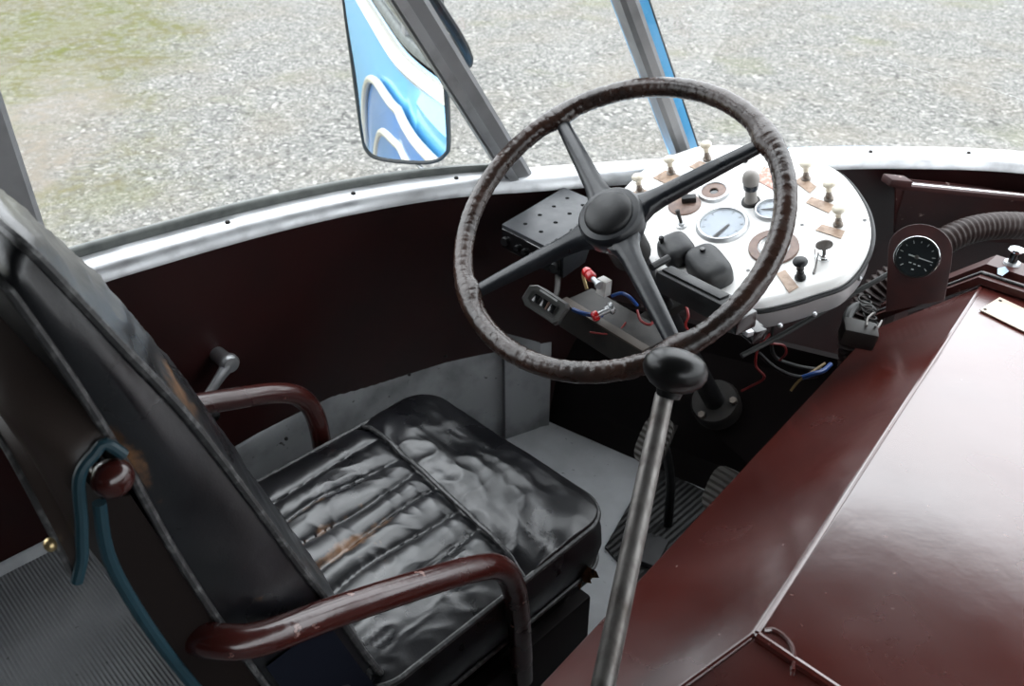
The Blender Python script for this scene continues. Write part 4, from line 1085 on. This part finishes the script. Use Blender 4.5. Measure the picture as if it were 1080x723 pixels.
# coil springs by the hose
bm = NB(); pts = []
for k in range(90):
    a = k*.42; b0 = at(911, 312, 1.47).lerp(at(921, 345, 1.47), k/89); pts.append(b0+V((cos(a)*.010, sin(a)*.010, 0)))
tube(bm, pts, .0014, 6); recentre(tag(build('coil_spring', bm, M['grime']), 'dark coil spring hanging beneath the panel edge', 'spring'))
# relay box
rbx = at(905, 352, 1.40)
rl_ = thing('relay_box', 'grimy brown relay box beside the engine cover front', 'relay', rbx)
bm = NB(); box(bm, rbx, (.055, .038, .034), V((.8, .5, -.1)), V((-.5, .8, .1))); build('case', bm, M['grime'], rl_, bev=.005)
bm = NB(); tube(bm, spline([rbx+V((.01, 0, .02)), at(915, 336, 1.41), at(921, 330, 1.43)], 5), .002, 6); build('terminal_wire', bm, M['steel'], rl_)
bm = NB(); tube(bm, spline([rbx+V((.02, .01, .018)), at(926, 345, 1.41), at(930, 338, 1.43)], 5), .002, 6); build('terminal_wire', bm, M['steel'], rl_)
# connector end beyond the rim near the column
bm = NB(); c = at(790, 345, 1.32); u_ = (at(800, 354, 1.30)-at(776, 332, 1.34)).normalized(); box(bm, c, (.055, .026, .026), u_, u_.cross(V((0, 0, 1)))); ob = build('plug_socket', bm, M['blackg'], bev=.006)
plug = ob; recentre(tag(ob, 'black plug socket behind the lower right of the wheel rim', 'plug'))
bm = NB(); box(bm, at(789, 350, 1.29), (.013, .013, .009), u_, u_.cross(V((0, 0, 1)))); e = build('plug_tab', bm, M['alu'], plug, bev=.002)

# ================================================================ WINDOW CRANK
wc0 = at_x(238, 380, -1.225)
crk = thing('window_crank', 'bare metal window winder handle on the maroon side wall', 'crank', wc0)
bm = NB(); lathe(bm, [(0, .022), (.014, .021), (.0175, .016), (.018, .008), (.014, .0), (.014, -.03)], wc0, (1, 0, 0), 24); build('boss', bm, M['alu'], crk)
a_ = wc0+V((.012, 0, 0)); b_ = at_x(222, 412, -1.205)
bm = NB(); tube(bm, [a_, a_.lerp(b_, .5), b_, b_+(b_-a_)*.5], [.014, .0105, .009, .008], 14, flat=.7); build('arm', bm, M['alu'], crk)
bm = NB(); e_ = b_+(b_-a_)*.48; lathe(bm, [(0, .05), (.009, .048), (.011, .03), (.008, .005), (.006, -.004)], e_, (1, 0, 0), 16); build('grip', bm, M['blackg'], crk)

# ================================================================ WING MIRROR
mc = at(420, 85, 1.80)
vdir = (mc-CAM).normalized(); rdir = V((.12, -.95, -.245)).normalized(); mn = (rdir-vdir).normalized()
mo = [(357, -60), (361, 0), (371, 75), (380, 140), (386, 160), (400, 169), (435, 173), (458, 172), (470, 165), (474, 150), (471, 75), (466, 0), (463, -60)]
mp_ = [at_plane(*q, mc, mn) for q in mo]; mcc = sum(mp_, V((0, 0, 0)))/len(mp_)
wm = thing('wing_mirror', 'tall black-rimmed wing mirror reflecting the blue side of the coach', 'mirror', mcc)
sm = spline(mp_, 4, closed=True)
inn = [p+(mcc-p).normalized()*.008 for p in sm]
bm = NB(); add_grid(bm, [inn, [p+mn*.004 for p in inn], [p+mn*.006+(p-mcc).normalized()*.003 for p in inn], [p+mn*.002 for p in sm], [p-mn*.012 for p in sm], [p+(mcc-p)*.25-mn*.04 for p in sm], [p+(mcc-p)*.6-mn*.05 for p in sm]], wrap_u=True)
vs_ = [v for v in bm.verts]; bm.faces.new(vs_[-len(sm):])
build('housing', bm, M['rubber'], wm, sharp=50)
bm = NB(); f_ = [bm.verts.new(p+mn*.001) for p in inn]; bm.faces.new(f_); build('mirror_glass', bm, M['mirror'], wm, smooth=False)
bm = NB(); p_ = at_plane(436, 168, mc, mn)-mn*.03; tube(bm, [p_, V((p_.x+.02, p_.y-.02, .80)), V((-1.24, 1.12, .76)), V((-1.17, 1.10, .76))], .0045, 10); build('stay', bm, M['alu'], wm)
bm = NB(); p_ = mcc-mn*.045; tube(bm, spline([p_+V((0, 0, .12)), p_+V((.10, .05, .12)), at(486, 66, 1.66), at(478, 30, 1.52), headp(iA, HEAD_Z-.05, .06)], 6), .010, 10); build('bracket_arm', bm, M['black'], wm)
bm = NB(); sphere(bm, at(480, 52, 1.66), .026, 20, sx=.6, sz=1.3); e = build('pivot_joint', bm, M['black'], wm)

# ================================================================ PEDALS AND MAT
mt0 = [at_z(*q, FZ+.004) for q in ((706, 440), (800, 455), (770, 580), (733, 588), (664, 545))]
bm = NB(); prism(bm, [V((-.86, 1.33, FZ+.002)), V((-.50, 1.37, FZ+.002)), V((-.50, .86, FZ+.002)), V((-.655, 1.02, FZ+.002)), V((-.77, 1.05, FZ+.002))], V((0, 0, .006)))
ob = build('rubber_mat', bm, M['ribmat']); recentre(tag(ob, 'black ribbed rubber mat under the pedals', 'mat'))
def pedal(name, c, w, h, label, ang=0.0):
    t = thing(name, label, 'pedal', (c.x, c.y, FZ))
    n = V((sin(ang)*.3, -.75, .66)).normalized(); u = V((cos(ang), sin(ang), 0)); u = (u-n*u.dot(n)).normalized(); v_ = n.cross(u)
    bm = NB(); pr = []
    for k in range(24):
        a = 2*pi*k/24; ca, sa = cos(a), sin(a)
        pr.append(c+u*w/2*math.copysign(abs(ca)**.6, ca)+v_*h/2*math.copysign(abs(sa)**.6, sa))
    prism(bm, pr, n*.012); build('pad', bm, M['ribpad'], t, bev=.002)
    bm = NB(); box(bm, c-n*.005, (w*.9, h*.9, .008), u, v_); build('pad_plate', bm, M['grime'], t)
    bm = NB(); tube(bm, spline([c-n*.006, c+V((0, .03, -.02)), V((c.x, c.y+.075, (c.z+FZ)/2)), V((c.x, c.y+.09, FZ+.002))], 5), .010, 10); build('pedal_arm', bm, M['black'], t)
    return t
pedal('clutch_pedal', at(691, 465, 1.66), .062, .10, 'worn ribbed clutch pedal just behind the gear lever shaft', .15)
pedal('brake_pedal', at(764, 518, 1.52), .062, .085, 'worn ribbed brake pedal at the edge of the engine cover', .1)
# flat foot plate below clutch
bm = NB(); box(bm, at_z(682, 580, FZ+.012), (.07, .085, .02), V((.95, .3, 0)), V((-.3, .95, 0))); ob = build('heel_plate', bm, mat('grey_rubber_plate', (.04, .04, .042), .6), bev=.004); recentre(tag(ob, 'dark grey heel plate on the floor beside the rubber mat', 'plate'))

# ================================================================ LIGHT
w = bpy.data.worlds.new('overcast_sky'); sc.world = w; w.use_nodes = True
nt = w.node_tree; N = nt.nodes; L = nt.links; bg = N['Background']
tc = N.new('ShaderNodeTexCoord'); sp = N.new('ShaderNodeSeparateXYZ'); L.new(tc.outputs['Generated'], sp.inputs[0])
mr = N.new('ShaderNodeMapRange'); mr.inputs['From Min'].default_value = 0; mr.inputs['From Max'].default_value = 1; mr.inputs['To Min'].default_value = .55; mr.inputs['To Max'].default_value = 1.15
L.new(sp.outputs[2], mr.inputs[0])
nz = N.new('ShaderNodeTexNoise'); nz.inputs['Scale'].default_value = 2.2; nz.inputs['Detail'].default_value = 4; L.new(tc.outputs['Generated'], nz.inputs[0])
mr2 = N.new('ShaderNodeMapRange'); mr2.inputs['To Min'].default_value = .75; mr2.inputs['To Max'].default_value = 1.25; L.new(nz.outputs[0], mr2.inputs[0])
mu = N.new('ShaderNodeMath'); mu.operation = 'MULTIPLY'; L.new(mr.outputs[0], mu.inputs[0]); L.new(mr2.outputs[0], mu.inputs[1])
mx_ = N.new('ShaderNodeMix'); mx_.data_type = 'RGBA'; mx_.blend_type = 'MULTIPLY'; mx_.inputs[0].default_value = 1
mx_.inputs[6].default_value = (.95, .985, 1.03, 1); L.new(mu.outputs[0], mx_.inputs[7]); L.new(mx_.outputs[2], bg.inputs[0])
bg.inputs[1].default_value = 5.6

# ================================================================ CAMERA
cam = bpy.data.cameras.new('camera'); co = bpy.data.objects.new('camera', cam); COL.objects.link(co); sc.camera = co
cam.sensor_fit = 'HORIZONTAL'; cam.sensor_width = 36; cam.lens = FPX/1080*36
cam.clip_start = .02; cam.clip_end = 300
Rm = Matrix((CR, CU, -CF)).transposed()
co.matrix_world = Matrix.Translation(CAM) @ Rm.to_4x4()
cam.dof.use_dof = True; cam.dof.focus_distance = 1.15; cam.dof.aperture_fstop = 9
sc.view_settings.view_transform = 'Standard'; sc.view_settings.look = 'None'; sc.view_settings.gamma = 1; sc.view_settings.use_curve_mapping = False
sc.view_settings.exposure = 0.0
sc.cycles.use_denoising = True
sc.cycles.max_bounces = 10; sc.cycles.diffuse_bounces = 5; sc.cycles.glossy_bounces = 5; sc.cycles.transparent_max_bounces = 16
sc.cycles.sample_clamp_indirect = 8
